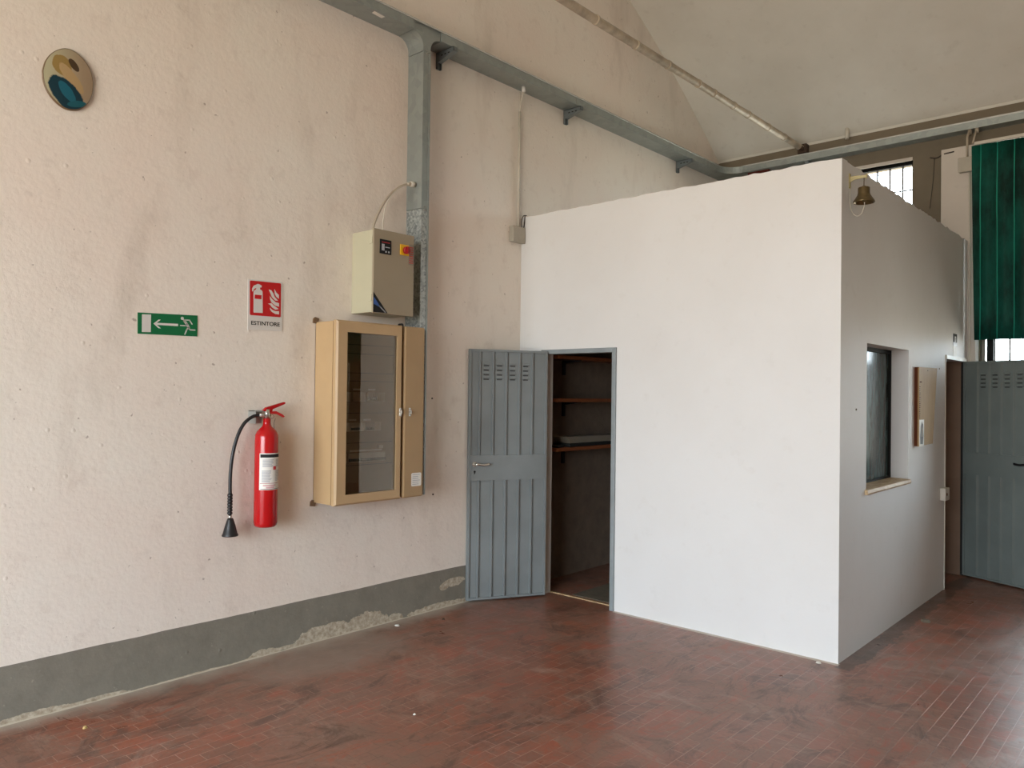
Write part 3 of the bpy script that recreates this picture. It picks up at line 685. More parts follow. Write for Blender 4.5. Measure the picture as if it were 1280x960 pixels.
# ------------------------------------------------------------------ cable tray along both walls
TZ0, TZ1, TX, TY = 4.29, 4.365, -4.25, 8.50
t = thing('cable_tray', 'galvanised cable tray along the left and rear walls with a drop to the cabinets', 'cable tray', (XL, 3.77, TZ0))
B(XL, YF, TZ0, TX, 3.634, TZ1).build('tray_run', MT['galv'], t)
B(XL, 3.903, TZ0, TX, 5.55, TZ1).build('tray_run', MT['galv'], t)
B(XL, 5.554, TZ0, TX, 8.30, TZ1).build('tray_run', MT['galv'], t)
def qarc(cy, cz, r, a0_, a1_, n=8): return [(cy + r * math.cos(math.radians(a0_ + (a1_ - a0_) * k / n)), cz + r * math.sin(math.radians(a0_ + (a1_ - a0_) * k / n))) for k in range(n + 1)]
tee = [(3.638, TZ1), (3.638, TZ0)] + qarc(3.638, TZ0 - 0.095, 0.095, 90, 0) + [(3.733, 4.17), (3.803, 4.17), (3.803, 4.195)] + qarc(3.898, TZ0 - 0.095, 0.095, 180, 90) + [(3.899, TZ1)]
MB().prism(tee, 0, XL, TX - 0.012).build('tee_piece', MT['galv'], t)
B(XL, 3.735, 3.02, TX - 0.012, 3.802, 4.167).build('riser', MT['galv'], t)
r_ = B(XL, 3.737, 0.93, TX - 0.014, 3.800, 3.017).build('riser', MT['span'], t); r_['label'] = 'lower riser length in spangled zinc'
cv = MB(); cv.box(TX - 0.01, YF, TZ1, TX + 0.005, 8.30, TZ1 + 0.004); cv.box(TX, YF, TZ1 - 0.010, TX + 0.005, 8.30, TZ1); cv.box(XL, YF, TZ1, TX - 0.01, 8.30, TZ1 + 0.003)
cv.build('tray_cover', MT['lip'], t)
cv = MB(); cv.box(XL, 3.802, 0.93, TX - 0.014, 3.805, 4.16); cv.box(TX - 0.014, 3.79, 0.93, TX - 0.009, 3.805, 4.16)
cv.build('riser_cover', MT['galv'], t)
elb = [(XL, 8.304), (TX, 8.304)] + [(TX + 0.196 - 0.196 * math.cos(q * PI / 16), 8.304 + 0.196 * math.sin(q * PI / 16)) for q in range(1, 9)] + [(-4.05, TY), (-4.05, YB), (XL, YB)]
MB().prism(elb, 2, TZ0, TZ1).build('elbow', MT['galv'], t)
B(-4.046, TY, TZ0, -1.0, YB, TZ1).build('tray_run', MT['galv'], t)
B(-0.996, TY, TZ0, XR_ROOM, YB, TZ1).build('tray_run', MT['galv'], t)
cv = MB(); cv.box(-4.05, TY - 0.005, TZ1, XR_ROOM, YB, TZ1 + 0.004); cv.box(-4.05, TY - 0.005, TZ1 - 0.010, XR_ROOM, TY, TZ1)
cv.build('tray_cover', MT['lip'], t)
s_ = MB().prism([(-4.296, 3.29), (-4.262, 3.285), (-4.272, 3.385), (-4.305, 3.38)], 2, TZ0 - 0.001, TZ0).build('sticker', MT['paper'], t)
m = MB()
for (y_, z_) in ((3.762, 3.03), (3.776, 3.03), (3.762, 3.005), (3.776, 3.005), (3.76, 4.175), (3.772, 4.175), (3.76, 4.155), (3.772, 4.155)):
    MB().disc((y_, z_), 0.004, TX - 0.014, TX - 0.009, 8).build('bolt_head', MT['chrome'], t)

def bracket(y, label):
    t_ = thing('tray_bracket', label, 'bracket', (XL, y, TZ0 - 0.125), 'brackets under the cable tray on the left wall')
    m_ = MB(); m_.box(XL, y - 0.021, 4.165, XL + 0.004, y + 0.021, TZ0); m_.box(XL, y - 0.021, 4.165, XL + 0.022, y - 0.017, TZ0); m_.box(XL, y + 0.017, 4.165, XL + 0.022, y + 0.021, TZ0)
    m_.build('wall_channel', MT['bracket'], t_)
    poly = [(XL + 0.02, 4.215), (XL + 0.02, TZ0), (TX + 0.015, TZ0), (TX + 0.015, 4.262)]
    a_ = MB().prism(poly, 1, y - 0.020, y - 0.016)
    a_.prism([(XL + 0.02, 4.212), (XL + 0.02, 4.216), (TX + 0.015, 4.262), (TX + 0.015, 4.258)], 1, y - 0.020, y + 0.020)
    a_.box(XL + 0.02, y - 0.020, TZ0 - 0.004, TX + 0.015, y + 0.020, TZ0)
    a_.box(TX + 0.011, y - 0.020, 4.258, TX + 0.015, y + 0.020, TZ0)
    arm = a_.build('arm', MT['bracket'], t_)
    h_ = MB()
    for k in range(3): h_.box(XL + 0.055 + 0.038 * k, y - 0.0207, 4.253, XL + 0.075 + 0.038 * k, y - 0.0199, 4.262)
    h_.build('slot', MT['hole'], arm)
bracket(4.03, 'grey steel bracket carrying the cable tray right beside the drop pipe')
bracket(5.618, 'middle grey steel bracket under the cable tray, right of the thin conduit')
bracket(7.648, 'grey steel bracket under the cable tray nearest the far corner')
t = thing('tray_bracket', 'short grey bracket under the rear cable tray beside the tie rod end', 'bracket', (-3.31, YB, 4.2))
m = MB(); m.box(-3.33, TY + 0.01, 4.262, -3.29, YB, TZ0); m.box(-3.33, YB - 0.02, 4.17, -3.29, YB, TZ0)
m.build('arm', MT['bracket'], t)

# ------------------------------------------------------------------ main electrical cabinet
t = thing('electrical_cabinet', 'bronze-beige electrical distribution cabinet with smoked glass door on the left wall', 'cabinet', (XL, 3.35, 0.93))
CX = -4.232; FX = -4.19
m = MB(); T_ = 0.006
m.box(XL, 2.965, 0.937, XL + 0.004, 3.728, 2.135)
m.box(XL, 2.965, 0.937, CX, 2.965 + T_, 2.135); m.box(XL, 3.722, 0.937, CX, 3.728, 2.135)
m.box(XL, 2.971, 0.937, CX, 3.722, 0.943); m.box(XL, 2.971, 2.129, CX, 3.722, 2.135)
m.build('body', MT['brown'], t)
def frame_prism(y0, y1, z0, z1, gy0, gy1, gz0, gz1, xa, xb, ch):
    m_ = MB()
    O_ = [(y0, z0), (y1, z0), (y1, z1), (y0, z1)]; I_ = [(gy0, gz0), (gy1, gz0), (gy1, gz1), (gy0, gz1)]
    C_ = [(y0 + ch, z0 + ch), (y1 - ch, z0 + ch), (y1 - ch, z1 - ch), (y0 + ch, z1 - ch)]
    L_ = [(O_, xa), (O_, xb - ch), (C_, xb), (I_, xb), (I_, xb - 0.012), (I_, xa)]
    vv_ = [(x_, p[0], p[1]) for P_, x_ in L_ for p in P_]
    ff_ = [(i * 4 + k, i * 4 + (k + 1) % 4, (i + 1) % 6 * 4 + (k + 1) % 4, (i + 1) % 6 * 4 + k) for i in range(6) for k in range(4)]
    return m_.add(vv_, ff_)
dr = frame_prism(2.967, 3.520, 0.932, 2.142, 3.050, 3.468, 1.000, 2.066, CX + 0.003, FX, 0.012).build('door', MT['brown'], t)
B(FX - 0.012, 3.050, 1.0, FX - 0.009, 3.468, 2.066).build('glass_pane', MT['smoke'], dr)
d2 = MB(); d2.box(CX + 0.003, 3.540, 0.934, FX, 3.724, 2.140)
d2 = d2.build('side_door', MT['brownd'], t, bevel=0.010)
def lock(y, par):
    l_ = MB(); l_.box(FX, y - 0.010, 1.508, FX + 0.004, y + 0.010, 1.566); l_.prism([(FX + 0.004, 1.518), (FX + 0.018, 1.524), (FX + 0.018, 1.548), (FX + 0.004, 1.556)], 1, y - 0.004, y + 0.004)
    l_.build('lock', MT['chrome'], par, bevel=0.001)
lock(3.502, dr); lock(3.588, d2)
lb = MB().prism(rr([(3.612, 1.010), (3.704, 1.010), (3.704, 1.104), (3.612, 1.104)], 0.012), 0, FX, FX + 0.001).build('sticker', MT['paper'], d2)
m = MB()
for i in range(6): m.box(FX + 0.001, 3.622, 1.022 + i * 0.0135, FX + 0.0014, 3.694 - random.uniform(0, 0.02), 1.026 + i * 0.0135)
m.build('small_print', MT['greyprint'], lb)
# inside: cover plates with slots for breakers
ip = B(CX - 0.03, 2.975, 0.95, CX - 0.026, 3.535, 2.125).build('cover_plate', MT['inner'], t)
m = MB()
for z in (1.99, 1.80, 1.745, 1.53, 1.33, 1.18, 1.93): m.box(CX - 0.0262, 2.975, z, CX - 0.0254, 3.535, z + 0.003)
m.build('plate_joints', MT['hole'], ip)
def breakers(z0, h, runs):
    m_ = MB(); k_ = []
    for (ya, yb, toggles) in runs:
        nmod = max(1, round((yb - ya) / 0.018)); w_ = (yb - ya) / nmod
        for i in range(nmod):
            m_.box(CX - 0.026, ya + i * w_ + 0.0006, z0, CX - 0.014, ya + (i + 1) * w_ - 0.0006, z0 + h)
        if toggles: k_.append((ya, yb, nmod, w_))
    b_ = m_.build('breaker_row', MT['breaker'], t)
    for (ya, yb, nmod, w_) in k_:
        q = MB(); q.box(CX - 0.014, ya + 0.003, z0 + h * 0.26, CX - 0.0125, yb - 0.003, z0 + h * 0.34)
        for i in range(nmod): q.box(CX - 0.0125, ya + i * w_ + 0.004, z0 + h * 0.14, CX - 0.004, ya + (i + 1) * w_ - 0.004, z0 + h * 0.44)
        q.build('toggle_bank', MT['print'], b_)
breakers(1.61, 0.062, [(3.06, 3.13, False), (3.14, 3.25, False), (3.262, 3.34, True), (3.345, 3.41, False)])
breakers(1.41, 0.058, [(3.06, 3.12, False), (3.125, 3.20, True), (3.205, 3.24, False), (3.245, 3.32, True), (3.325, 3.38, False)])
breakers(1.20, 0.062, [(3.06, 3.10, False), (3.11, 3.42, True)])
m = MB()
for (y_, z_, w_) in ((3.15, 1.685, 0.06), (3.275, 1.685, 0.06), (3.12, 1.48, 0.06), (3.24, 1.48, 0.06), (3.13, 1.272, 0.27)): B(CX - 0.026, y_, z_, CX - 0.0245, y_ + w_, z_ + 0.012).build('name_strip', MT['paper'], ip)
B(CX - 0.026, 3.36, 1.288, CX - 0.012, 3.40, 1.31).build('plastic_clip', MT['breaker'], ip)
for z in (0.93, 2.145):
    MB().prism([(2.940, z - 0.016), (2.975, z - 0.020), (2.985, z + 0.016), (2.955, z + 0.024), (2.942, z + 0.012)], 0, XL, XL + 0.012).build('fixing_lug', MT['rust'], t)
MB().disc((3.56, 2.150), 0.014, CX - 0.05, CX - 0.02).build('cable_gland', MT['black'], t)

# ------------------------------------------------------------------ grey control box
GX = -4.187
t = thing('control_box', 'grey-green metal control box with yellow and red rotary switch above the cabinet', 'control box', (XL, 3.43, 2.2))
B(XL, 3.252, 2.215, GX - 0.018, 3.602, 2.775).build('housing', MT['boxgrey'], t, bevel=0.004)
dr = B(GX - 0.017, 3.250, 2.210, GX, 3.606, 2.782).build('door', MT['boxface'], t, bevel=0.003)
B(GX, 3.300, 2.618, GX + 0.004, 3.398, 2.716).build('display', MT['print'], dr)
m = MB(); m.box(GX + 0.004, 3.314, 2.640, GX + 0.0046, 3.338, 2.685); m.box(GX + 0.004, 3.345, 2.628, GX + 0.0046, 3.358, 2.640); m.box(GX + 0.004, 3.37, 2.628, GX + 0.0046, 3.383, 2.640); m.box(GX + 0.004, 3.345, 2.662, GX + 0.0046, 3.385, 2.668)
m.build('display_marks', MT['greyprint'], dr)
B(GX + 0.004, 3.315, 2.694, GX + 0.0046, 3.385, 2.700).build('display_rule', MT['knobred'], dr)
sw = B(GX, 3.478, 2.632, GX + 0.008, 3.552, 2.706).build('switch_plate', MT['yellow'], dr)
kn = MB(); kn.tube([(GX + 0.008, 3.522, 2.667), (GX + 0.030, 3.522, 2.667)], 0.026, 20); kn.box(GX + 0.030, 3.516, 2.643, GX + 0.038, 3.528, 2.691)
kn.build('rotary_knob', MT['knobred'], sw)
lb = B(GX, 3.556, 2.572, GX + 0.0008, 3.604, 2.718).build('warning_label', MT['carton'], dr)
m = MB()
for i in range(8): m.box(GX + 0.0008, 3.560, 2.585 + i * 0.0155, GX + 0.0012, 3.598, 2.590 + i * 0.0155)
m.build('red_print', MT['signred'], lb)
lg = MB().prism([(3.252, 2.352), (3.376, 2.215), (3.252, 2.215)], 0, GX, GX + 0.0008).build('corner_label', MT['print'], dr)
m = MB(); m.prism([(3.256, 2.318), (3.320, 2.247), (3.256, 2.270)], 0, GX + 0.0008, GX + 0.0012); m.build('blue_mark', MT['blue'], lg)
m = MB(); m.stroke([(3.300, 2.262), (3.340, 2.232), (3.355, 2.222)], 0.008, GX + 0.0008, GX + 0.0012); m.build('pale_mark', MT['greyprint'], lg)
for z in (2.29, 2.68):
    B(GX - 0.045, 3.245, z, GX - 0.012, 3.252, z + 0.045).build('hinge', MT['boxgrey'], t)

cx_ = -4.335
c1 = MB().tube(spline([(cx_, 3.352, 2.775), (cx_, 3.365, 2.85), (cx_, 3.415, 2.955), (cx_, 3.480, 3.055), (cx_, 3.570, 3.140), (cx_, 3.660, 3.188), (cx_ - 0.005, 3.735, 3.202)], 6), 0.0085, 10)
tag(c1.build('flexible_conduit', MT['cable'], loc=(cx_, 3.352, 2.775)), 'thick grey flexible conduit arching from the control box to the riser', 'conduit')
c1 = MB().tube(spline([(cx_ + 0.02, 3.425, 2.775), (cx_ + 0.02, 3.428, 2.88), (cx_ + 0.02, 3.455, 3.0), (cx_ + 0.02, 3.535, 3.11), (cx_ + 0.01, 3.64, 3.175), (cx_ + 0.005, 3.735, 3.192)], 6), 0.0035, 8)
tag(c1.build('thin_cable', MT['cablew'], loc=(cx_, 3.425, 2.775)), 'thin pale cable running just inside the thick grey conduit', 'cable')
t = thing('cable_gland', 'pale round cable gland on the side of the riser', 'cable gland', (cx_, 3.735, 3.2))
MB().tube([(cx_, 3.690, 3.196), (cx_, 3.735, 3.200)], 0.020, 14).build('gland_nut', MT['pvcw'], t)
MB().tube([(cx_, 3.655, 3.186), (cx_, 3.690, 3.196)], 0.013, 12).build('gland_sleeve', MT['cablew'], t)

# ------------------------------------------------------------------ junction box and conduit beside the booth
t = thing('junction_box', 'small square grey junction box on the left wall at the booth corner', 'junction box', (XL, 4.94, 2.96))
B(XL, 4.872, 2.968, XL + 0.040, 5.022, 3.100).build('box_body', MT['pvc'], t, bevel=0.004)
B(XL + 0.040, 4.870, 2.966, XL + 0.052, 5.024, 3.102).build('lid', MT['pvc'], t, bevel=0.003)
cd_ = MB(); cd_.tube([(XL + 0.018, 4.968, 3.10), (XL + 0.018, 4.968, 4.10)], 0.0115, 12)
tag(cd_.build('wall_conduit', MT['pvcw'], loc=(XL + 0.018, 4.968, 3.10)), 'thin vertical conduit from the junction box up to the cable tray', 'conduit')
c = MB(); c.tube(spline([(XL + 0.018, 4.968, 4.10), (XL + 0.04, 4.955, 4.16), (XL + 0.085, 4.938, 4.255)], 5), 0.004, 8)
c.tube(spline([(XL + 0.018, 4.968, 4.10), (XL + 0.018, 4.972, 4.16), (XL + 0.02, 4.966, 4.27)], 5), 0.004, 8)
tag(c.build('cable_fork', MT['cablew'], loc=(XL + 0.018, 4.968, 4.10)), 'two pale wires forking from the thin conduit up to the tray', 'cable')
g = MB(); g.lathe([(0, 4.245), (0.014, 4.245), (0.018, 4.252), (0.018, TZ0), (0, TZ0)], XL + 0.087, 4.938, 14)
tag(g.build('cable_gland', MT['white'], loc=(XL + 0.087, 4.938, 4.245)), 'white round gland under the tray above the thin conduit', 'cable gland')
c = MB(); c.tube(spline([(XL + 0.03, 5.0, 3.10), (XL + 0.032, 4.992, 3.15), (XL + 0.035, 5.012, 3.205), (XL + 0.04, 5.05, 3.215)], 4), 0.004, 6)
c.tube(spline([(XL + 0.04, 5.014, 3.10), (XL + 0.042, 5.02, 3.15), (XL + 0.045, 5.022, 3.21)], 4), 0.0045, 6)
tag(c.build('dark_cable', MT['cabled'], loc=(XL + 0.03, 5.0, 3.10)), 'pair of short dark cables above the grey junction box', 'cable')

# ------------------------------------------------------------------ tie rod under the vault
t = thing('tie_rod', 'long wrapped tie rod spanning under the vault to the rear beam', 'tie rod', (-3.39, 8.6, 4.46))
yy = -4.5; rp = [3.4, 4.04, 4.657, 5.199, 5.690, 6.213, 6.50, 6.90, 7.215, 7.684, 8.09, 8.45]
rod = MB(); pts = [(-3.39, YF, 4.46)] + [(-3.39, y_ + random.uniform(-.01, .01), 4.46 + random.uniform(-.002, .002)) for y_ in rp] + [(-3.39, YB, 4.46)]
rod.tube(pts, 0.033, 18); rod.build('rod', MT['rod'], t)
for y_ in rp[1:-1]:
    MB().tube([(-3.39, y_ - 0.012, 4.46), (-3.39, y_ + 0.012, 4.46)], 0.0375, 18).build('clamp_band', MT['rod'], t)
m = MB(); m.box(-3.43, 8.555, 4.40, -3.33, YB, 4.50); m.tube([(-3.38, 8.49, 4.445), (-3.38, 8.57, 4.445)], 0.028, 10)
m.build('anchor_plate', MT['rodend'], t, bevel=0.004)
tag(MB().tube([(-2.895, 8.57, 4.455), (-2.895, 8.57, 4.60)], 0.021, 12).build('ceiling_stub', MT['pvcw'], loc=(-2.895, 8.56, 4.44)), 'small white pipe stub poking from the vault edge above the tray', 'pipe')

# ------------------------------------------------------------------ bell
bx_, by_, bz = -1.640, 5.17, 2.926
t = thing('wall_bell', 'tarnished brass bell hanging from an arm at the booth corner', 'bell', (BR, by_, bz))
m = MB(); m.box(BR, by_ - 0.014, 3.03, BR + 0.005, by_ + 0.014, 3.125); m.prism([(BR + 0.004, 3.068), (BR + 0.03, 3.082), (BR + 0.108, 3.085), (BR + 0.108, 3.098), (BR + 0.03, 3.106), (BR + 0.004, 3.104)], 1, by_ - 0.004, by_ + 0.004)
m.tube([(BR + 0.105, by_, 3.078), (BR + 0.105, by_, 3.106)], 0.006, 8)
m.build('arm', MT['brassarm'], t)
m = MB(); m.tube([(bx_, by_, 3.03), (bx_, by_, 3.085)], 0.0025, 6); m.build('hook', MT['brass'], t)
m = MB().lathe([(0, 3.032), (0.010, 3.032), (0.014, 3.025), (0.033, 3.022), (0.036, 3.018), (0.036, 2.985), (0.040, 2.972), (0.054, 2.950), (0.063, 2.936), (0.066, 2.928), (0.064, 2.924), (0.060, 2.927), (0.050, 2.946), (0.036, 2.968), (0.031, 2.985), (0.031, 3.012), (0, 3.014)], bx_, by_, 32)
m.build('bell', MT['brass'], t)
m = MB(); m.tube([(bx_, by_, 3.01), (bx_ + 0.004, by_, 2.935)], 0.003, 6); m.lathe([(0, 2.946), (0.010, 2.940), (0.010, 2.930), (0, 2.924)], bx_ + 0.004, by_, 10); m.build('clapper', MT['brass'], t)
m = MB(); m.tube(spline([(BR + 0.012, by_, 3.04), (BR + 0.006, by_ - 0.006, 3.0), (BR + 0.006, by_, 2.925), (BR + 0.02, by_, 2.872), (BR + 0.048, by_, 2.845), (BR + 0.075, by_, 2.855), (bx_ + 0.003, by_, 2.90), (bx_ + 0.004, by_, 2.928)], 6), 0.0022, 6)
m.build('pull_cord', MT['cablew'], t)

# ------------------------------------------------------------------ things on the booth side wall
t = thing('wall_board', 'tan wooden board with small hooks on the side wall between window and door', 'board', (BR, 6.95, 1.30))
bd = MB().prism([(6.69, 1.925), (7.235, 1.932), (7.11, 1.305), (6.69, 1.300)], 0, BR + 0.024, BR + 0.034).build('panel', MT['ply'], t)
MB().prism([(6.689, 1.925), (6.72, 1.925), (6.72, 1.300), (6.689, 1.300)], 0, BR, BR + 0.024).build('backing_strip', MT['plyedge'], t)
MB().prism([(7.10, 1.9), (7.13, 1.9), (7.06, 1.33), (7.03, 1.33)], 0, BR, BR + 0.024).build('backing_strip', MT['plyedge'], t)
m = MB()
for i in range(16): m.box(BR + 0.034, 6.698, 1.52 + i * 0.0165, BR + 0.037, 6.712 + 0.012 * random.random(), 1.525 + i * 0.0165)
m.box(BR + 0.034, 6.71, 1.803, BR + 0.038, 6.755, 1.812)
m.build('hooks', MT['plyedge'], t)
m = MB(); m.disc((6.94, 1.905), 0.006, BR + 0.034, BR + 0.037, 8); m.build('screw', MT['rust'], t)
t = thing('paper_pocket', 'small white card with grey picture tucked on the lower corner of the tan board', 'card', (BR + 0.034, 6.77, 1.30))
B(BR + 0.034, 6.700, 1.298, BR + 0.0365, 6.832, 1.508).build('card', MT['paper'], t)
m = MB().prism([(6.725, 1.315), (6.80, 1.312), (6.815, 1.38), (6.80, 1.47), (6.765, 1.495), (6.735, 1.45), (6.72, 1.37)], 0, BR + 0.0365, BR + 0.0372)
m.build('grey_picture', MT['cartond'], t)
m = MB().prism([(6.755, 1.375), (6.785, 1.372), (6.79, 1.43), (6.765, 1.455)], 0, BR + 0.0372, BR + 0.0378); m.build('pale_figure', MT['carton'], t)

t = thing('light_switch', 'square off-white switch box beside the second door', 'switch', (BR, 7.56, 0.78))
B(BR, 7.495, 0.792, BR + 0.045, 7.635, 0.900).build('housing', MT['pvcw'], t, bevel=0.006)
MB().disc((7.535, 0.848), 0.013, BR + 0.045, BR + 0.049, 12).build('button', MT['plyedge'], t)
t = thing('door_sign', 'small dark pictogram sign above the second door', 'sign', (BR, 7.99, 2.17))
B(BR, 7.925, 2.160, BR + 0.003, 8.065, 2.272).build('plate', MT['greyprint'], t)
pl = B(BR + 0.003, 7.925, 2.195, BR + 0.0036, 8.065, 2.272).build('dark_panel', MT['print'], t)
m = MB(); m.prism([(7.978, 2.197), (7.978, 2.248), (8.022, 2.248), (8.022, 2.197), (8.010, 2.197), (8.010, 2.238), (7.990, 2.238), (7.990, 2.197)], 0, BR + 0.0036, BR + 0.0042)
m.build('pictogram', MT['white'], t)
tag(B(BR, 7.925, 2.070, BR + 0.002, 8.065, 2.158).build('paper_notice', MT['paper'], loc=(BR, 7.99, 2.07)), 'blank white paper slip right below the small dark sign', 'paper')

# ------------------------------------------------------------------ rear wall: curtain, pelmet, conduits
def curtain_mat():
    k = NT('green_velvet'); X, Y, Z = k.xyz(); n1 = k.noise(2.2, 6, 0.7, k.scaled((2.5, 2.5, 1)))
    c = k.mix(k.ramp(n1, 0.38, 0.68), (0.0004, 0.016, 0.011, 1), (0.002, 0.070, 0.050, 1))
    fr_ = k.math('FRACT', k.math('DIVIDE', k.math('ADD', k.math('ADD', X, 1.69 + 13.6), k.math('MULTIPLY', k.noise(1.3), 0.02)), 0.136))
    seam = k.math('LESS_THAN', k.math('ABSOLUTE', k.math('SUBTRACT', fr_, 0.62)), 0.032)     # lighter teal line along each pleat
    c = k.mix(seam, c, (0.015, 0.24, 0.165, 1))
    k.base(c); k.rough(0.6)
    k.b.inputs['Specular IOR Level'].default_value = 0.15; k.b.inputs['Sheen Weight'].default_value = 0.15; k.b.inputs['Sheen Tint'].default_value = (0.1, 0.8, 0.6, 1)
    return k.m
MT['curtain'] = curtain_mat()
def curtain(x0, x1, z0, z1, label, flare=0.0):
    L_ = x1 - x0; N = int(L_ / 0.010); per = 0.136; V = []; F = []; rows = 9
    for side in (0, 1):
        for j in range(rows):
            f_ = j / (rows - 1); z = z1 + (z0 - z1) * f_
            for i in range(N + 1):
                u = i / N; x = x0 + flare * f_ * (1 - u) + L_ * u
                ph = ((x - x0) % per) / per
                d = 0.030 * (1 - abs(2 * ph - 1) ** 0.55) + 0.012 * math.sin(x * 9 + f_ * 2.0)
                d *= 0.35 + 0.65 * min(1, f_ * 3 + 0.2)
                wob = 0.012 * math.sin(x * 3.0) * f_ if j == rows - 1 else 0
                V.append((x, 8.425 + d + side * 0.003, z + wob))
    c_ = N + 1
    for side in (0, 1):
        o_ = side * rows * c_
        for j in range(rows - 1):
            for i in range(N):
                q = (o_ + j * c_ + i, o_ + j * c_ + i + 1, o_ + (j + 1) * c_ + i + 1, o_ + (j + 1) * c_ + i)
                F.append(q if side else q[::-1])
    h_ = rows * c_
    for i in range(N): F.append((i, i + 1, h_ + i + 1, h_ + i)); F.append(((rows - 1) * c_ + i, h_ + (rows - 1) * c_ + i, h_ + (rows - 1) * c_ + i + 1, (rows - 1) * c_ + i + 1))
    for j in range(rows - 1): F.append((j * c_, h_ + j * c_, h_ + (j + 1) * c_, (j + 1) * c_)); F.append((j * c_ + N, (j + 1) * c_ + N, h_ + (j + 1) * c_ + N, h_ + j * c_ + N))
    o_ = MB().add(V, F, True).build('curtain', MT['curtain'], loc=(x0 + L_ / 2, 8.43, z0))
    return tag(o_, label, 'curtain')
curtain(-1.690, 0.70, 2.228, 4.098, 'dark green velvet curtain hanging over the barred rear window', 0.03)
curtain(1.2, 3.7, 2.2, 4.098, 'second dark green curtain farther along the rear wall')
curtain(4.2, 6.6, 2.2, 4.098, 'third dark green curtain near the right wall')
for (xa, xb, lab) in ((-1.665, 0.75, 'pale wooden pelmet box above the green curtain'), (1.15, 3.75, 'pelmet box above the second curtain'), (4.15, 6.65, 'pelmet box above the third curtain')):
    tag(B(xa, 8.405, 4.100, xb, YB, 4.128).build('curtain_pelmet', MT['pvcw'], loc=(xa, 8.48, 4.1)), lab, 'pelmet')
t = thing('junction_box', 'pale junction box on the pillar beside the green curtain', 'junction box', (-1.73, 8.48, 3.87))
B(-1.800, 8.430, 3.865, -1.690, 8.48, 4.000).build('box_body', MT['pvc'], t, bevel=0.004)
B(-1.803, 8.420, 3.862, -1.687, 8.430, 4.003).build('lid', MT['pvc'], t, bevel=0.003)
c = MB(); c.tube([(-1.735, 8.462, 4.0), (-1.735, 8.462, 4.20), (-1.728, 8.50, 4.27)], 0.010, 10); c.tube([(-1.728, 8.53, 4.245), (-1.728, 8.53, TZ0)], 0.018, 12)
tag(c.build('wall_conduit', MT['cable'], loc=(-1.735, 8.462, 4.0)), 'short left conduit between the pillar box and the rear tray', 'conduit')
c = MB(); c.tube([(-1.688, 8.462, 4.13), (-1.668, 8.50, 4.26)], 0.009, 10); c.tube([(-1.664, 8.52, 4.245), (-1.664, 8.52, TZ0)], 0.018, 12)
tag(c.build('wall_conduit', MT['cable'], loc=(-1.688, 8.46, 4.13)), 'slanting right conduit from the rear tray to the curtain top', 'conduit')
c = MB(); c.tube([(-1.712, 8.465, 3.86), (-1.708, 8.465, 3.2), (-1.706, 8.465, 2.1), (-1.706, 8.465, 0.2)], 0.009, 10)
tag(c.build('wall_conduit', MT['pvcw'], loc=(-1.71, 8.465, 0.2)), 'tall thin pale pipe down the pillar at the far booth corner', 'conduit')
c = MB(); c.tube(spline([(-2.10, 8.632, 4.115), (-2.04, 8.632, 4.10), (-1.99, 8.60, 4.11), (-1.93, 8.474, 4.085), (-1.85, 8.474, 4.09)], 5), 0.006, 6); c.tube(spline([(-2.06, 8.634, 4.10), (-2.07, 8.634, 3.9), (-2.10, 8.634, 3.6)], 4), 0.003, 6)
tag(c.build('wall_cable', MT['cabled'], loc=(-2.06, 8.634, 4.1)), 'loose dark cable crossing from the concrete column to the white pillar', 'cable')

# ------------------------------------------------------------------ store room contents
def shelf(z, label, first=None):
    t_ = thing('wall_shelf', label, 'shelf', (XL, 6.4, z), 'shelves inside the store room')
    B(XL, 5.28, z - 0.015, -4.20, 7.6, z + 0.015).build('board', MT['shelf'], t_)
    for y in (5.62, 6.9):
        m_ = MB(); m_.prism([(XL, z - 0.015), (-4.23, z - 0.015), (-4.23, z - 0.024), (XL + 0.02, z - 0.045), (XL + 0.02, z - 0.15), (XL, z - 0.15)], 1, y, y + 0.03)
        m_.build('shelf_bracket', MT['black'], t_)
shelf(2.000, 'topmost wooden wall shelf in the dark store room')
shelf(1.622, 'middle wooden wall shelf in the dark store room')
shelf(1.190, 'lowest wooden wall shelf in the store room, holding two flat cases')
tag(B(-4.40, 5.47, 1.206, -4.215, 6.5, 1.236).build('flat_case', MT['cartond'], loc=(-4.3, 6.0, 1.206), bevel=0.003), 'flat dark case lying directly on the lowest store shelf', 'case')
bx = MB().prism([(5.50, 1.237), (6.55, 1.237), (6.56, 1.29), (5.44, 1.296)], 0, -4.38, -4.23)
tag(bx.build('flat_box', MT['carton'], loc=(-4.3, 6.0, 1.237), bevel=0.003), 'long pale flat box lying on the dark case in the store room', 'box')
tag(B(-4.41, 5.31, 1.206, -4.24, 5.42, 1.224).build('flat_case', MT['cartond'], loc=(-4.3, 5.36, 1.206)), 'small dark flat thing at the near end of the lowest store shelf', 'case')

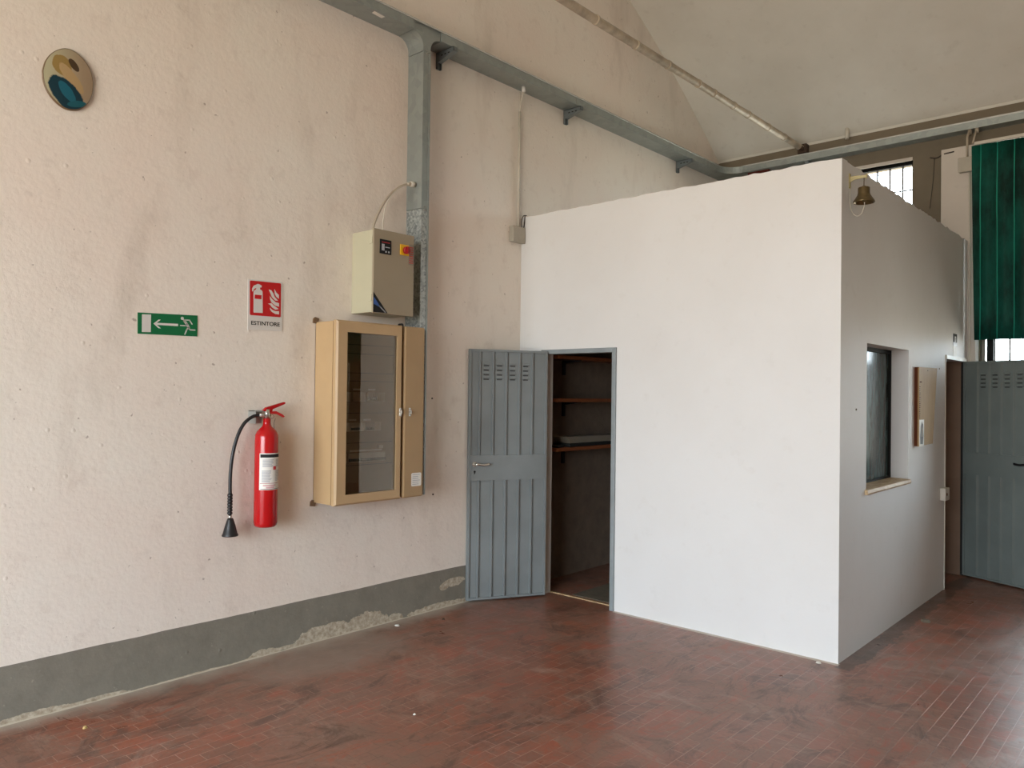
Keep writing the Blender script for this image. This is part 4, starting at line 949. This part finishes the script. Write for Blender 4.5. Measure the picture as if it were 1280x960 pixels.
# ------------------------------------------------------------------ small things
br_ = MB(); br_.box(-2.443, 5.20, BH - 0.03, -2.285, 5.38, BH + 0.068)
tag(br_.build('brick', MT['brick'], loc=(-2.36, 5.29, BH - 0.03), bevel=0.004), 'dark red brick lying on the roof edge of the booth', 'brick')
for (x_, y_, z_, wall, lab) in ((XL, 4.016, 1.631, 'l', 'tiny screw hole in the left wall right of the cabinet at lock height'), (XL, 4.038, 0.894, 'l', 'tiny screw hole in the left wall right of the cabinet foot'),
                                (BR, 5.327, 1.599, 'r', 'tiny nail in the booth side wall left of its window'), (BR, 7.447, 1.935, 'r', 'tiny nail in the booth side wall right of the tan board')):
    tag(MB().disc((y_, z_), 0.007, x_, x_ + 0.004, 10).build('wall_plug', MT['rodend'], loc=(x_, y_, z_)), lab, 'wall plug')
def scrap(x, y, r, h, m_, name, lab, cat):
    n_ = 7; top = [(x + r * 0.7 * random.uniform(.6, 1) * math.cos(2 * PI * k / n_), y + r * 0.7 * random.uniform(.6, 1) * math.sin(2 * PI * k / n_), h * random.uniform(.7, 1)) for k in range(n_)]
    bot = [(x + r * random.uniform(.7, 1) * math.cos(2 * PI * k / n_), y + r * random.uniform(.7, 1) * math.sin(2 * PI * k / n_), 0.0) for k in range(n_)]
    m = MB().add(bot + top, [tuple(range(n_))[::-1], tuple(range(n_, 2 * n_))] + [(k, (k + 1) % n_, n_ + (k + 1) % n_, n_ + k) for k in range(n_)])
    tag(m.build(name, MT[m_], loc=(x, y, 0)), lab, cat)
scrap(-1.579, 6.444, 0.045, 0.018, 'mat', 'crumpled_paper', 'crumpled grey scrap on the floor right of the booth', 'scrap')
scrap(-4.122, 1.467, 0.014, 0.010, 'ochre', 'plaster_chip', 'yellowish plaster chip on the floor near the left wall, closest to the camera', 'chip')
scrap(-3.073, 2.693, 0.009, 0.006, 'paper', 'plaster_chip', 'tiny white chip on the bare floor in front of the extinguisher', 'chip')
scrap(-1.83, 4.965, 0.022, 0.006, 'paper', 'plaster_chip', 'white plaster flake at the foot of the white booth corner', 'chip')
scrap(-4.33, 3.62, 0.022, 0.008, 'paper', 'plaster_chip', 'white plaster flake at the foot of the wall below the cabinet', 'chip')
scrap(-4.20, 3.95, 0.012, 0.012, 'rodend', 'pebble', 'small dark pebble on the floor between cabinet and steel door', 'pebble')
